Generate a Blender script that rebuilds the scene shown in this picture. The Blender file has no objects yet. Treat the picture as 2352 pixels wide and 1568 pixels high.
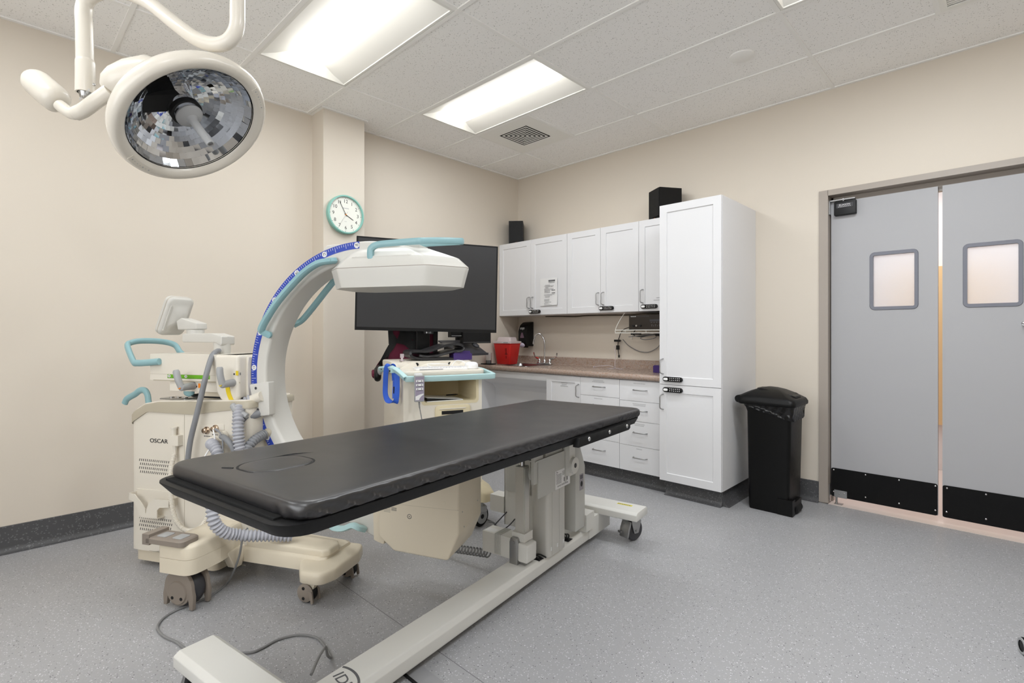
import bpy, bmesh, math, random
from mathutils import Vector, Matrix
random.seed(7)
COL = bpy.context.scene.collection
SC = bpy.context.scene
PI = math.pi

# ------------------------------------------------------------------ helpers
def lin(c):
    c = c / 255.0
    return c / 12.92 if c <= 0.04045 else ((c + 0.055) / 1.055) ** 2.4

def rgb(r, g, b):
    return (lin(r), lin(g), lin(b), 1.0)

def mat(name, col, rough=0.5, metal=0.0, var=0.03, scale=40.0, bump=0.0, bscale=200.0, coat=0.0,
        trans=0.0, emit=None, estr=0.0, ior=1.45, alpha=1.0, spec=0.5):
    m = bpy.data.materials.new(name)
    m.use_nodes = True
    nt = m.node_tree
    b = nt.nodes['Principled BSDF']
    b.inputs['Base Color'].default_value = col
    b.inputs['Roughness'].default_value = rough
    b.inputs['Metallic'].default_value = metal
    b.inputs['IOR'].default_value = ior
    b.inputs['Specular IOR Level'].default_value = spec
    b.inputs['Coat Weight'].default_value = coat
    b.inputs['Transmission Weight'].default_value = trans
    b.inputs['Alpha'].default_value = alpha
    if emit:
        b.inputs['Emission Color'].default_value = emit
        b.inputs['Emission Strength'].default_value = estr
    tc = nt.nodes.new('ShaderNodeTexCoord')
    if var:
        n = nt.nodes.new('ShaderNodeTexNoise')
        n.inputs['Scale'].default_value = scale
        n.inputs['Detail'].default_value = 3
        nt.links.new(tc.outputs['Object'], n.inputs['Vector'])
        mr = nt.nodes.new('ShaderNodeMapRange')
        mr.inputs['To Min'].default_value = max(0.0, rough - var * 1.5)
        mr.inputs['To Max'].default_value = min(1.0, rough + var * 1.5)
        nt.links.new(n.outputs['Fac'], mr.inputs['Value'])
        nt.links.new(mr.outputs['Result'], b.inputs['Roughness'])
    if bump:
        n2 = nt.nodes.new('ShaderNodeTexNoise')
        n2.inputs['Scale'].default_value = bscale
        n2.inputs['Detail'].default_value = 2
        nt.links.new(tc.outputs['Object'], n2.inputs['Vector'])
        bp = nt.nodes.new('ShaderNodeBump')
        bp.inputs['Strength'].default_value = bump
        bp.inputs['Distance'].default_value = 0.002
        nt.links.new(n2.outputs['Fac'], bp.inputs['Height'])
        nt.links.new(bp.outputs['Normal'], b.inputs['Normal'])
    return m

def rrect(x0, x1, y0, y1, r, n=5):
    r = max(1e-5, min(r, (x1 - x0) / 2 - 1e-5, (y1 - y0) / 2 - 1e-5))
    out = []
    for cx, cy, a0 in ((x1 - r, y1 - r, 0), (x0 + r, y1 - r, 90), (x0 + r, y0 + r, 180), (x1 - r, y0 + r, 270)):
        for i in range(n + 1):
            a = math.radians(a0 + 90 * i / n)
            out.append((cx + r * math.cos(a), cy + r * math.sin(a)))
    return out

def rpoly(pts, rad, n=4):
    """round the corners of a polygon; rad is one radius or one per corner"""
    out = []
    k = len(pts)
    for i in range(k):
        r = rad[i] if isinstance(rad, (list, tuple)) else rad
        p = Vector(pts[i]); a = Vector(pts[i - 1]); c = Vector(pts[(i + 1) % k])
        if r <= 0:
            out.append(tuple(p)); continue
        u = (a - p); v = (c - p)
        lu, lv = u.length, v.length
        u.normalize(); v.normalize()
        ang = u.angle(v)
        d = min(r / max(math.tan(ang / 2), 1e-4), lu * .45, lv * .45)
        s = p + u * d; e = p + v * d
        for j in range(n + 1):
            t = j / n
            q = s * (1 - t) ** 2 + p * 2 * t * (1 - t) + e * t * t
            out.append(tuple(q))
    return out

def cr(pts, n=6, closed=False):
    """smooth (Catmull-Rom) curve through points"""
    P = [Vector(p) for p in pts]
    out = []
    k = len(P)
    rng = range(k) if closed else range(k - 1)
    for i in rng:
        if closed:
            a, b, c, d = P[(i - 1) % k], P[i], P[(i + 1) % k], P[(i + 2) % k]
        else:
            a = P[i - 1] if i else P[0] * 2 - P[1]
            b, c = P[i], P[i + 1]
            d = P[i + 2] if i + 2 < k else P[i + 1] * 2 - P[i]
        for j in range(n):
            t = j / n
            out.append(0.5 * ((2 * b) + (c - a) * t + (2 * a - 5 * b + 4 * c - d) * t * t + (3 * b - a - 3 * c + d) * t ** 3))
    if not closed:
        out.append(P[-1])
    return out

class MB:
    """collects shapes and builds them as ONE mesh object"""
    def __init__(s):
        s.v = []; s.f = []; s.m = []; s.mi = 0
    def add(s, verts, faces, M=None):
        o = len(s.v)
        for p in verts:
            p = Vector(p)
            s.v.append(M @ p if M is not None else p)
        for f in faces:
            s.f.append([i + o for i in f]); s.m.append(s.mi)
        return s
    def addbm(s, bm, M=None):
        bm.verts.index_update()
        s.add([v.co.copy() for v in bm.verts], [[v.index for v in f.verts] for f in bm.faces], M)
        bm.free()
        return s
    def _bev(s, bm, bev, seg, ang=25):
        if bev > 0:
            es = [e for e in bm.edges if len(e.link_faces) == 2 and e.calc_face_angle(0) > math.radians(ang)]
            bmesh.ops.bevel(bm, geom=es, offset=bev, segments=seg, profile=0.5, affect='EDGES', clamp_overlap=True)
        bmesh.ops.recalc_face_normals(bm, faces=bm.faces)
    def box(s, x0, x1, y0, y1, z0, z1, bev=0.0, seg=2, M=None):
        bm = bmesh.new()
        vs = [bm.verts.new(p) for p in ((x0, y0, z0), (x1, y0, z0), (x1, y1, z0), (x0, y1, z0),
                                        (x0, y0, z1), (x1, y0, z1), (x1, y1, z1), (x0, y1, z1))]
        for f in ((0, 3, 2, 1), (4, 5, 6, 7), (0, 1, 5, 4), (1, 2, 6, 5), (2, 3, 7, 6), (3, 0, 4, 7)):
            bm.faces.new([vs[i] for i in f])
        s._bev(bm, bev, seg)
        return s.addbm(bm, M)
    def prism(s, poly, axis, d0, d1, bev=0.0, seg=2, M=None, ang=40):
        """axis 'x': poly is (y,z); 'y': (x,z); 'z': (x,y)"""
        def P(a, b, d):
            return {'x': (d, a, b), 'y': (a, d, b), 'z': (a, b, d)}[axis]
        bm = bmesh.new()
        A = [bm.verts.new(P(a, b, d0)) for a, b in poly]
        B = [bm.verts.new(P(a, b, d1)) for a, b in poly]
        k = len(poly)
        bm.faces.new(A); bm.faces.new(B[::-1])
        for i in range(k):
            bm.faces.new((A[i], B[i], B[(i + 1) % k], A[(i + 1) % k]))
        bmesh.ops.recalc_face_normals(bm, faces=bm.faces)
        s._bev(bm, bev, seg, ang)
        return s.addbm(bm, M)
    def loft(s, rings, caps=True, M=None, closed=True):
        k = len(rings[0]); vs = []; fs = []
        for r in rings: vs += [tuple(p) for p in r]
        for i in range(len(rings) - 1):
            for j in range(k if closed else k - 1):
                a = i * k + j; b = i * k + (j + 1) % k
                fs.append((a, b, b + k, a + k))
        if caps:
            fs.append(tuple(range(k))[::-1]); fs.append(tuple(range((len(rings) - 1) * k, len(rings) * k)))
        bm = bmesh.new()
        V = [bm.verts.new(p) for p in vs]
        for f in fs:
            try: bm.faces.new([V[i] for i in f])
            except ValueError: pass
        bmesh.ops.recalc_face_normals(bm, faces=bm.faces)
        return s.addbm(bm, M)
    def sweep(s, pts, section, up=(0, 0, 1), cap=True, M=None, scale=None):
        """sweep a 2-D section (side, up) along pts with a parallel-carried frame"""
        P = [Vector(p) for p in pts]
        rings = []
        u = Vector(up)
        for i, p in enumerate(P):
            t = (P[min(i + 1, len(P) - 1)] - P[max(i - 1, 0)])
            if t.length < 1e-9: t = Vector((1, 0, 0))
            t.normalize()
            u = u - t * u.dot(t)
            if u.length < 1e-4:
                u = t.orthogonal()
            u.normalize()
            w = t.cross(u)
            k = scale[i] if scale else 1.0
            rings.append([p + w * (a * k) + u * (b * k) for a, b in section])
        return s.loft(rings, cap, M)
    def tube(s, pts, r, n=10, cap=True, M=None, up=(0.013, 0.021, 1)):
        sec = [(math.cos(2 * PI * i / n), math.sin(2 * PI * i / n)) for i in range(n)]
        if not isinstance(r, (list, tuple)): r = [r] * len(pts)
        return s.sweep(pts, sec, up, cap, M, r)
    def cyl(s, p0, p1, r, n=20, r1=None, M=None):
        return s.tube([p0, p1], [r, r if r1 is None else r1], n, True, M)
    def lathe(s, prof, n=32, M=None, cap=True):
        rings = [[(r * math.cos(2 * PI * i / n), r * math.sin(2 * PI * i / n), z) for i in range(n)] for r, z in prof]
        return s.loft(rings, cap, M)
    def ball(s, c, rx, ry=None, rz=None, n=16, M=None):
        ry = rx if ry is None else ry; rz = rx if rz is None else rz
        rings = []
        for i in range(n // 2 + 1):
            a = -PI / 2 + PI * i / (n // 2)
            k = max(math.cos(a), 0.02)
            rings.append([(c[0] + rx * k * math.cos(2 * PI * j / n), c[1] + ry * k * math.sin(2 * PI * j / n), c[2] + rz * math.sin(a)) for j in range(n)])
        return s.loft(rings, True, M)
    def quad(s, a, b, c, d, M=None):
        return s.add([a, b, c, d], [(0, 1, 2, 3)], M)
    def text(s, txt, size, M, depth=0.0006, align='CENTER', font_w=1.0):
        cu = bpy.data.curves.new('lettering_curve', 'FONT')
        cu.body = txt; cu.size = size; cu.extrude = depth; cu.align_x = align; cu.align_y = 'CENTER'
        cu.resolution_u = 3
        ob = bpy.data.objects.new('lettering_curve', cu)
        COL.objects.link(ob)
        dg = bpy.context.evaluated_depsgraph_get()
        me = bpy.data.meshes.new_from_object(ob.evaluated_get(dg))
        W = Matrix.Diagonal((font_w, 1, 1, 1))
        s.add([W @ v.co for v in me.vertices], [list(p.vertices) for p in me.polygons], M)
        bpy.data.objects.remove(ob); bpy.data.curves.remove(cu); bpy.data.meshes.remove(me)
        return s
    def build(s, name, mats, parent=None, loc=None, rotz=None, smooth=38):
        me = bpy.data.meshes.new(name)
        me.from_pydata([tuple(v) for v in s.v], [], s.f)
        if not isinstance(mats, (list, tuple)): mats = [mats]
        for m in mats: me.materials.append(m)
        for p, i in zip(me.polygons, s.m): p.material_index = i
        me.update()
        if smooth:
            me.shade_smooth(); me.set_sharp_from_angle(angle=math.radians(smooth))
        o = bpy.data.objects.new(name, me)
        COL.objects.link(o)
        if parent: o.parent = parent
        if loc: o.location = loc
        if rotz is not None: o.rotation_euler = (0, 0, rotz)
        return o

def tag(o, label, cat, group=None, kind=None):
    o['label'] = label; o['category'] = cat
    if group: o['group'] = group
    if kind: o['kind'] = kind
    return o

def thing(name, label, cat, loc=(0, 0, 0), rotz=0.0, group=None):
    o = bpy.data.objects.new(name, None)
    COL.objects.link(o)
    o.empty_display_size = 0.05
    o.location = loc; o.rotation_euler = (0, 0, rotz)
    return tag(o, label, cat, group)

def struct(o):
    o['kind'] = 'structure'
    return o

def copy_tree(o, parent=None):
    c = o.copy(); COL.objects.link(c)
    if parent: c.parent = parent
    for ch in list(o.children): copy_tree(ch, c)
    return c

# plane matrices for lettering: columns are text-x, text-y, text-normal, origin
def frame(o, x, y):
    x = Vector(x).normalized(); y = Vector(y).normalized(); z = x.cross(y)
    return Matrix(((x.x, y.x, z.x, o[0]), (x.y, y.y, z.y, o[1]), (x.z, y.z, z.z, o[2]), (0, 0, 0, 1)))

# ------------------------------------------------------------------ materials
def wall_mat():
    m = mat('wall_paint', rgb(213, 204, 191), 0.55, var=0.02, bump=0.06, bscale=90)
    return m
M_WALL = wall_mat()
M_WHITE = mat('cabinet_white_laminate', rgb(220, 220, 222), 0.38, var=0.04)
M_PANEL = mat('sink_panel_grey_white', rgb(232, 233, 236), 0.4)
M_PAPER = mat('paper', rgb(226, 226, 226), 0.7)
M_INK = mat('print_ink', rgb(96, 96, 98), 0.7)
M_INKLT = mat('print_ink_faint', rgb(176, 176, 178), 0.7)
M_INKBLK = mat('black_print', rgb(28, 28, 30), 0.6)
M_STEEL = mat('brushed_steel', rgb(168, 168, 168), 0.3, metal=1.0)
M_CHROME = mat('chrome', rgb(205, 205, 207), 0.1, metal=1.0, var=0.01)
M_BLACK = mat('black_plastic', rgb(11, 11, 12), 0.45, spec=.35)
M_BLACKM = mat('black_matte', rgb(14, 14, 15), 0.7)
M_GLOSSBLK = mat('gloss_black_film', rgb(12, 12, 13), 0.22, bump=0.3, bscale=60)
M_BIN = mat('bin_black_plastic', rgb(6, 6, 6), 0.42, spec=.3)
M_DOOR = mat('door_grey_laminate', rgb(168, 168, 171), 0.42, var=0.05, scale=6)
M_JAMB = mat('taupe_painted_steel', rgb(163, 154, 145), 0.4)
M_KICK = mat('kick_plate_black', rgb(6, 6, 7), 0.6, bump=0.3, bscale=500, spec=.25)
M_GASKET = mat('grey_rubber_gasket', rgb(118, 120, 130), 0.5)
M_CREAM = mat('machine_cream_plastic', rgb(222, 216, 204), 0.36, var=0.04)
M_CREAM2 = mat('machine_warm_cream', rgb(216, 206, 186), 0.34, var=0.04)
M_OFFWHITE = mat('detector_white_plastic', rgb(204, 202, 196), 0.38)
M_TAUPE = mat('machine_taupe_trim', rgb(178, 170, 152), 0.42)
M_TAUPE2 = mat('caster_taupe_plastic', rgb(136, 126, 116), 0.45)
M_TEAL = mat('teal_blue_plastic', rgb(140, 178, 184), 0.35)
M_TEALLT = mat('pale_aqua_plastic', rgb(176, 208, 210), 0.38)
M_GREYPL = mat('grey_plastic', rgb(160, 161, 162), 0.38)
M_HOSE = mat('grey_hose', rgb(132, 134, 138), 0.4)
M_RIB = mat('ribbed_hose_grey', rgb(172, 173, 180), 0.45)
M_CORD = mat('grey_cord', rgb(128, 128, 128), 0.5)
M_BLUE = mat('scale_blue', rgb(40, 66, 168), 0.4)
M_STRAP = mat('blue_strap', rgb(44, 92, 200), 0.6, bump=0.4, bscale=300)
M_YEL = mat('scale_yellow', rgb(222, 196, 40), 0.4)
M_GREEN = mat('scale_green', rgb(104, 170, 34), 0.4)
M_ORANGE = mat('orange_dot', rgb(232, 136, 40), 0.4)
M_TABLE = mat('table_warm_white_metal', rgb(214, 213, 208), 0.35, var=0.04)
M_TABGREY = mat('table_grey_metal', rgb(188, 188, 183), 0.38)
M_ALU = mat('anodised_aluminium', rgb(200, 198, 192), 0.33, metal=0.25)
M_PAD = mat('black_vinyl_pad', rgb(34, 33, 35), 0.36, var=0.03, scale=6, spec=1.0, coat=0.0)
M_TRAY = mat('table_black_carbon', rgb(15, 15, 16), 0.5, spec=.35)
M_VELCRO = mat('black_velcro', rgb(9, 9, 10), 0.95, bump=1.0, bscale=900)
M_RED = mat('sharps_red_plastic', rgb(202, 40, 36), 0.3)
M_CLEAR = mat('clear_plastic', rgb(232, 222, 226), 0.15, trans=0.55)
M_FROST = mat('frosted_lid', rgb(222, 208, 208), 0.35, trans=0.25)
M_GLASS = mat('clear_tumbler', rgb(245, 245, 245), 0.05, trans=0.9)
M_LILAC = mat('dispenser_lever_lilac', rgb(190, 180, 198), 0.4)
M_MAROON = mat('maroon_cloth', rgb(92, 16, 44), 0.75, bump=0.3, bscale=200)
M_PURPLE = mat('purple_plastic', rgb(62, 44, 102), 0.22)
M_MINT = mat('clock_mint_plastic', rgb(134, 188, 177), 0.35)
M_FACE = mat('clock_face', rgb(232, 232, 224), 0.5)
M_SCREEN = mat('dark_screen', rgb(48, 48, 50), 0.35, var=0.05, scale=3)
M_LAMP = mat('lamp_ivory_enamel', rgb(214, 208, 197), 0.25, var=0.03)
M_MIRROR = mat('faceted_mirror', rgb(196, 200, 206), 0.04, metal=1.0, var=0.0)
M_RECV = mat('receiver_black_brown', rgb(40, 33, 27), 0.45)
M_WIRE = mat('white_wire', rgb(226, 226, 220), 0.4)
M_CABLE = mat('black_cable', rgb(22, 21, 20), 0.5)
M_WHITEPL = mat('white_plastic', rgb(238, 238, 238), 0.3)
M_CARTIN = mat('cart_inside_beige', rgb(214, 202, 170), 0.5)
M_REMOTE = mat('remote_mauve_grey', rgb(150, 142, 160), 0.4)
M_YLABEL = mat('yellow_label', rgb(226, 214, 60), 0.5)
M_DARKGREY = mat('dark_grey_plastic', rgb(58, 58, 62), 0.42)
M_WOOD = mat('corridor_oak', rgb(226, 192, 142), 0.5)
M_CORR = mat('corridor_wall_pink_white', rgb(232, 226, 224), 0.6)
M_CORRFL = mat('corridor_floor_pink', rgb(222, 208, 200), 0.35)

def floor_mat():
    m = mat('speckled_grey_vinyl', rgb(156, 156, 158), 0.36, var=0.05, scale=5)
    nt = m.node_tree; b = nt.nodes['Principled BSDF']
    tc = nt.nodes.new('ShaderNodeTexCoord')
    def speck(scale, lo, hi):
        v = nt.nodes.new('ShaderNodeTexVoronoi'); v.inputs['Scale'].default_value = scale
        nt.links.new(tc.outputs['Object'], v.inputs['Vector'])
        r = nt.nodes.new('ShaderNodeSeparateColor'); nt.links.new(v.outputs['Color'], r.inputs['Color'])
        g = nt.nodes.new('ShaderNodeMath'); g.operation = 'GREATER_THAN'; g.inputs[1].default_value = hi
        nt.links.new(r.outputs['Red'], g.inputs[0])
        d = nt.nodes.new('ShaderNodeMath'); d.operation = 'LESS_THAN'; d.inputs[1].default_value = lo
        nt.links.new(v.outputs['Distance'], d.inputs[0])
        x = nt.nodes.new('ShaderNodeMath'); x.operation = 'MULTIPLY'
        nt.links.new(g.outputs[0], x.inputs[0]); nt.links.new(d.outputs[0], x.inputs[1])
        return x.outputs[0]
    n = nt.nodes.new('ShaderNodeTexNoise'); n.inputs['Scale'].default_value = 160; n.inputs['Detail'].default_value = 4
    nt.links.new(tc.outputs['Object'], n.inputs['Vector'])
    ramp = nt.nodes.new('ShaderNodeMix'); ramp.data_type = 'RGBA'
    ramp.inputs['A'].default_value = rgb(150, 150, 152); ramp.inputs['B'].default_value = rgb(168, 168, 170)
    nt.links.new(n.outputs['Fac'], ramp.inputs['Factor'])
    last = ramp.outputs['Result']
    for sc_, lo, hi, c in ((190, .42, .86, rgb(206, 207, 210)), (150, .34, .93, rgb(66, 66, 68)), (95, .25, .93, rgb(222, 222, 226))):
        k = speck(sc_, lo, hi)
        mx = nt.nodes.new('ShaderNodeMix'); mx.data_type = 'RGBA'
        mx.inputs['B'].default_value = c
        mu = nt.nodes.new('ShaderNodeMath'); mu.operation = 'MULTIPLY'; mu.inputs[1].default_value = 0.75
        nt.links.new(k, mu.inputs[0])
        nt.links.new(mu.outputs[0], mx.inputs['Factor']); nt.links.new(last, mx.inputs['A'])
        last = mx.outputs['Result']
    # welded seams between the vinyl sheets run along x
    sep = nt.nodes.new('ShaderNodeSeparateXYZ'); nt.links.new(tc.outputs['Object'], sep.inputs[0])
    ad = nt.nodes.new('ShaderNodeMath'); ad.operation = 'ADD'; ad.inputs[1].default_value = 2.94
    nt.links.new(sep.outputs['Y'], ad.inputs[0])
    ab = nt.nodes.new('ShaderNodeMath'); ab.operation = 'ABSOLUTE'; nt.links.new(ad.outputs[0], ab.inputs[0])
    lt = nt.nodes.new('ShaderNodeMath'); lt.operation = 'LESS_THAN'; lt.inputs[1].default_value = 0.0016
    nt.links.new(ab.outputs[0], lt.inputs[0])
    mx = nt.nodes.new('ShaderNodeMix'); mx.data_type = 'RGBA'; mx.inputs['B'].default_value = rgb(112, 112, 114)
    nt.links.new(lt.outputs[0], mx.inputs['Factor']); nt.links.new(last, mx.inputs['A'])
    nt.links.new(mx.outputs['Result'], b.inputs['Base Color'])
    return m
M_FLOOR = floor_mat()

def cove_mat():
    m = mat('dark_speckled_cove', rgb(78, 78, 80), 0.45)
    nt = m.node_tree; b = nt.nodes['Principled BSDF']
    tc = nt.nodes.new('ShaderNodeTexCoord')
    v = nt.nodes.new('ShaderNodeTexVoronoi'); v.inputs['Scale'].default_value = 170
    nt.links.new(tc.outputs['Object'], v.inputs['Vector'])
    s = nt.nodes.new('ShaderNodeSeparateColor'); nt.links.new(v.outputs['Color'], s.inputs['Color'])
    g = nt.nodes.new('ShaderNodeMath'); g.operation = 'GREATER_THAN'; g.inputs[1].default_value = .9
    nt.links.new(s.outputs['Red'], g.inputs[0])
    mx = nt.nodes.new('ShaderNodeMix'); mx.data_type = 'RGBA'
    mx.inputs['A'].default_value = rgb(78, 78, 80); mx.inputs['B'].default_value = rgb(104, 104, 107)
    nt.links.new(g.outputs[0], mx.inputs['Factor']); nt.links.new(mx.outputs['Result'], b.inputs['Base Color'])
    return m
M_COVE = cove_mat()

def tile_mat():
    m = mat('fissured_ceiling_tile', rgb(226, 225, 222), 0.85, var=0)
    nt = m.node_tree; b = nt.nodes['Principled BSDF']
    tc = nt.nodes.new('ShaderNodeTexCoord')
    v = nt.nodes.new('ShaderNodeTexVoronoi'); v.inputs['Scale'].default_value = 105
    n = nt.nodes.new('ShaderNodeTexNoise'); n.inputs['Scale'].default_value = 60; n.inputs['Detail'].default_value = 4
    nt.links.new(tc.outputs['Object'], n.inputs['Vector'])
    add = nt.nodes.new('ShaderNodeVectorMath'); add.operation = 'MULTIPLY_ADD'
    add.inputs[1].default_value = (.02, .02, .02)
    nt.links.new(n.outputs['Color'], add.inputs[0]); nt.links.new(tc.outputs['Object'], add.inputs[2])
    nt.links.new(add.outputs[0], v.inputs['Vector'])
    s = nt.nodes.new('ShaderNodeSeparateColor'); nt.links.new(v.outputs['Color'], s.inputs['Color'])
    d = nt.nodes.new('ShaderNodeMath'); d.operation = 'MULTIPLY'; d.inputs[1].default_value = .33
    nt.links.new(s.outputs['Red'], d.inputs[0])
    lt = nt.nodes.new('ShaderNodeMath'); lt.operation = 'LESS_THAN'
    nt.links.new(v.outputs['Distance'], lt.inputs[0]); nt.links.new(d.outputs[0], lt.inputs[1])
    mx = nt.nodes.new('ShaderNodeMix'); mx.data_type = 'RGBA'
    mx.inputs['A'].default_value = rgb(244, 243, 241); mx.inputs['B'].default_value = rgb(196, 195, 192)
    nt.links.new(lt.outputs[0], mx.inputs['Factor']); nt.links.new(mx.outputs['Result'], b.inputs['Base Color'])
    return m
M_TILE = tile_mat()
M_GRID = mat('ceiling_grid_paint', rgb(240, 239, 236), 0.6)

def granite_mat():
    m = mat('pinkish_granite_laminate', rgb(176, 148, 128), 0.28)
    nt = m.node_tree; b = nt.nodes['Principled BSDF']
    tc = nt.nodes.new('ShaderNodeTexCoord')
    n = nt.nodes.new('ShaderNodeTexNoise'); n.inputs['Scale'].default_value = 110; n.inputs['Detail'].default_value = 5
    n.inputs['Roughness'].default_value = .75
    nt.links.new(tc.outputs['Object'], n.inputs['Vector'])
    r = nt.nodes.new('ShaderNodeValToRGB')
    e = r.color_ramp.elements
    e[0].position = .30; e[0].color = rgb(100, 84, 76)
    e[1].position = .72; e[1].color = rgb(214, 190, 168)
    for p, c in ((.42, rgb(150, 120, 102)), (.5, rgb(176, 156, 142)), (.56, rgb(146, 140, 138)), (.62, rgb(184, 158, 134))):
        x = e.new(p); x.color = c
    nt.links.new(n.outputs['Fac'], r.inputs['Fac']); nt.links.new(r.outputs['Color'], b.inputs['Base Color'])
    return m
M_GRANITE = granite_mat()
M_LENS = mat('glowing_acrylic_lens', rgb(255, 255, 250), 0.4, var=0, emit=(1.0, 0.985, 0.96, 1), estr=4.0)
M_FILL_PANEL = mat('fill_panel_glow', rgb(240, 240, 240), .8, var=0, emit=(.93, .965, 1, 1), estr=3.6)  # emission of the added fill panel, not real daylight
M_TROFFER = mat('troffer_white_enamel', rgb(236, 235, 230), 0.5)
M_CORRLAMP = mat('corridor_lamp', rgb(255, 250, 240), 0.5, var=0, emit=(1, .93, .85, 1), estr=9.0)
M_FLOORPLATE = mat('grey_floor_plate', rgb(150, 150, 152), 0.35)
# ------------------------------------------------------------------ the room
H = 2.902
XR, YB = 5.7, -5.7
DX0, DX1, DZ = 3.005, 4.222, 2.158        # double door opening
m = MB().box(-.12, XR + .12, YB - .12, .02, -.08, 0); struct(m.build('floor', M_FLOOR))
m = MB().box(-.12, 0, YB - .12, .12, 0, H + .1); struct(m.build('wall_left', M_WALL))
m = MB().box(0, DX0 - .02, 0, .12, 0, H + .1).box(DX1 + .02, XR + .12, 0, .12, 0, H + .1).box(DX0 - .02, DX1 + .02, 0, .12, DZ + .02, H + .1)
struct(m.build('wall_back', M_WALL))
m = MB().box(XR, XR + .12, YB - .12, 0, 0, H + .1); struct(m.build('wall_right', M_WALL))
WX0, WX1, WZ0, WZ1 = 1.5, 4.7, .95, 2.40      # made-up window opening for frontal fill light, behind the viewpoint
m = MB().box(0, WX0, YB - .12, YB, 0, H + .1).box(WX1, XR, YB - .12, YB, 0, H + .1).box(WX0, WX1, YB - .12, YB, 0, WZ0).box(WX0, WX1, YB - .12, YB, WZ1, H + .1); struct(m.build('wall_front', M_WALL))
m = MB()
for x in (WX0, (2 * WX0 + WX1) / 3 - .02, (WX0 + 2 * WX1) / 3 - .02, WX1 - .04): m.box(x, x + .04, YB - .08, YB - .01, WZ0, WZ1, .003)
m.box(WX0, WX1, YB - .08, YB - .01, WZ0, WZ0 + .04, .003); m.box(WX0, WX1, YB - .08, YB - .01, WZ1 - .04, WZ1, .003)
wf = struct(m.build('added_fill_window', M_JAMB))
MB().box(WX0 + .01, WX1 - .01, YB - .07, YB - .062, WZ0 + .01, WZ1 - .01).build('fill_panel', M_FILL_PANEL, wf)  # glowing panel added to brighten the room from behind the camera
m = MB().box(0, .19, -2.342, -1.998, 0, H); struct(m.build('wall_column', M_WALL))

# suspended ceiling: 2 x 4 ft tiles in an exposed grid
XL = [0.0, .608, 1.823, 3.036, 4.25, 5.46, XR]
YL = [0.0, -.57, -1.173, -1.776, -2.38, -2.983, -3.587, -4.19, -4.794, -5.397, YB]
LIGHTS = [(1, 2, 'near'), (1, 4, ''), (3, 2, ''), (3, 4, ''), (1, 7, ''), (3, 7, '')]
LCELL = {(a, b) for a, b, _ in LIGHTS}
m = MB(); g = MB()
for i in range(6):
    for j in range(10):
        if (i, j) in LCELL: continue
        xs = [XL[i], XL[i + 1]]
        if j == 1 and i in (1, 3): xs = [XL[i], (XL[i] + XL[i + 1]) / 2, XL[i + 1]]
        for a, b in zip(xs, xs[1:]):
            if j == 1 and ((i == 1 and a == XL[1]) or (i == 3 and a > 3.2)): continue   # air vent panels sit here
            m.quad((a, YL[j + 1], H + .005), (a, YL[j], H + .005), (b, YL[j], H + .005), (b, YL[j + 1], H + .005))
m.box(-.1, XR, YB, .1, H + .13, H + .16)
struct(m.build('ceiling', M_TILE, smooth=0))
for x in XL[1:-1]: g.box(x - .012, x + .012, YB, 0, H - .001, H + .012)
for y in YL[1:-1]: g.box(0, XR, y - .012, y + .012, H - .0014, H + .0116)
g.box(1.2035, 1.2275, YL[2], YL[1], H - .0012, H + .0118); g.box(3.631, 3.655, YL[2], YL[1], H - .0012, H + .0118)
for x0, x1, y0, y1 in ((0, .022, YB, -2.342), (.19, .212, -2.342, -1.998), (0, .022, -1.998, 0), (XR - .022, XR, YB, 0)): g.box(x0, x1, y0, y1, H - .0018, H + .011)
for x0, x1, y0, y1 in ((0, XR, -.022, 0), (0, XR, YB, YB + .022), (0, .212, -2.364, -2.342), (0, .212, -1.998, -1.976)): g.box(x0, x1, y0, y1, H - .0022, H + .0108)
struct(g.build('trim_1', M_GRID, smooth=0))

# coved skirting of the same vinyl
def cove(mb, x0, y0, x1, y1, nx, ny, h=.143, t=.006, r=.035):
    prof = [(0, 0)] + [(r + t - r * math.sin(a) if False else t + r * (1 - math.sin(a)), r * (1 - math.cos(a))) for a in [i * PI / 12 for i in range(0, 7)]] + [(t, h), (0, h + .002)]
    rings = []
    for (px, py) in ((x0, y0), (x1, y1)):
        rings.append([(px + nx * d, py + ny * d, z) for d, z in prof])
    mb.loft(rings)
b = MB(); cove(b, 0, YB, 0, -2.342, 1, 0); cove(b, 0, -1.998, 0, 0, 1, 0); cove(b, .19, -2.342, .19, -1.998, 1, 0); cove(b, 0, -2.342, .19, -2.342, 0, -1)
cove(b, 0, -1.998, .19, -1.998, 0, 1)
struct(b.build('baseboard_left', M_COVE))
b = MB(); cove(b, 2.5, 0, 2.949, 0, 0, -1); cove(b, 4.278, 0, XR, 0, 0, -1); struct(b.build('baseboard_back', M_COVE))
b = MB(); cove(b, XR, YB, XR, 0, -1, 0); struct(b.build('baseboard_right', M_COVE))
b = MB(); cove(b, 0, YB, XR, YB, 0, 1); struct(b.build('baseboard_front', M_COVE))

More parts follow.
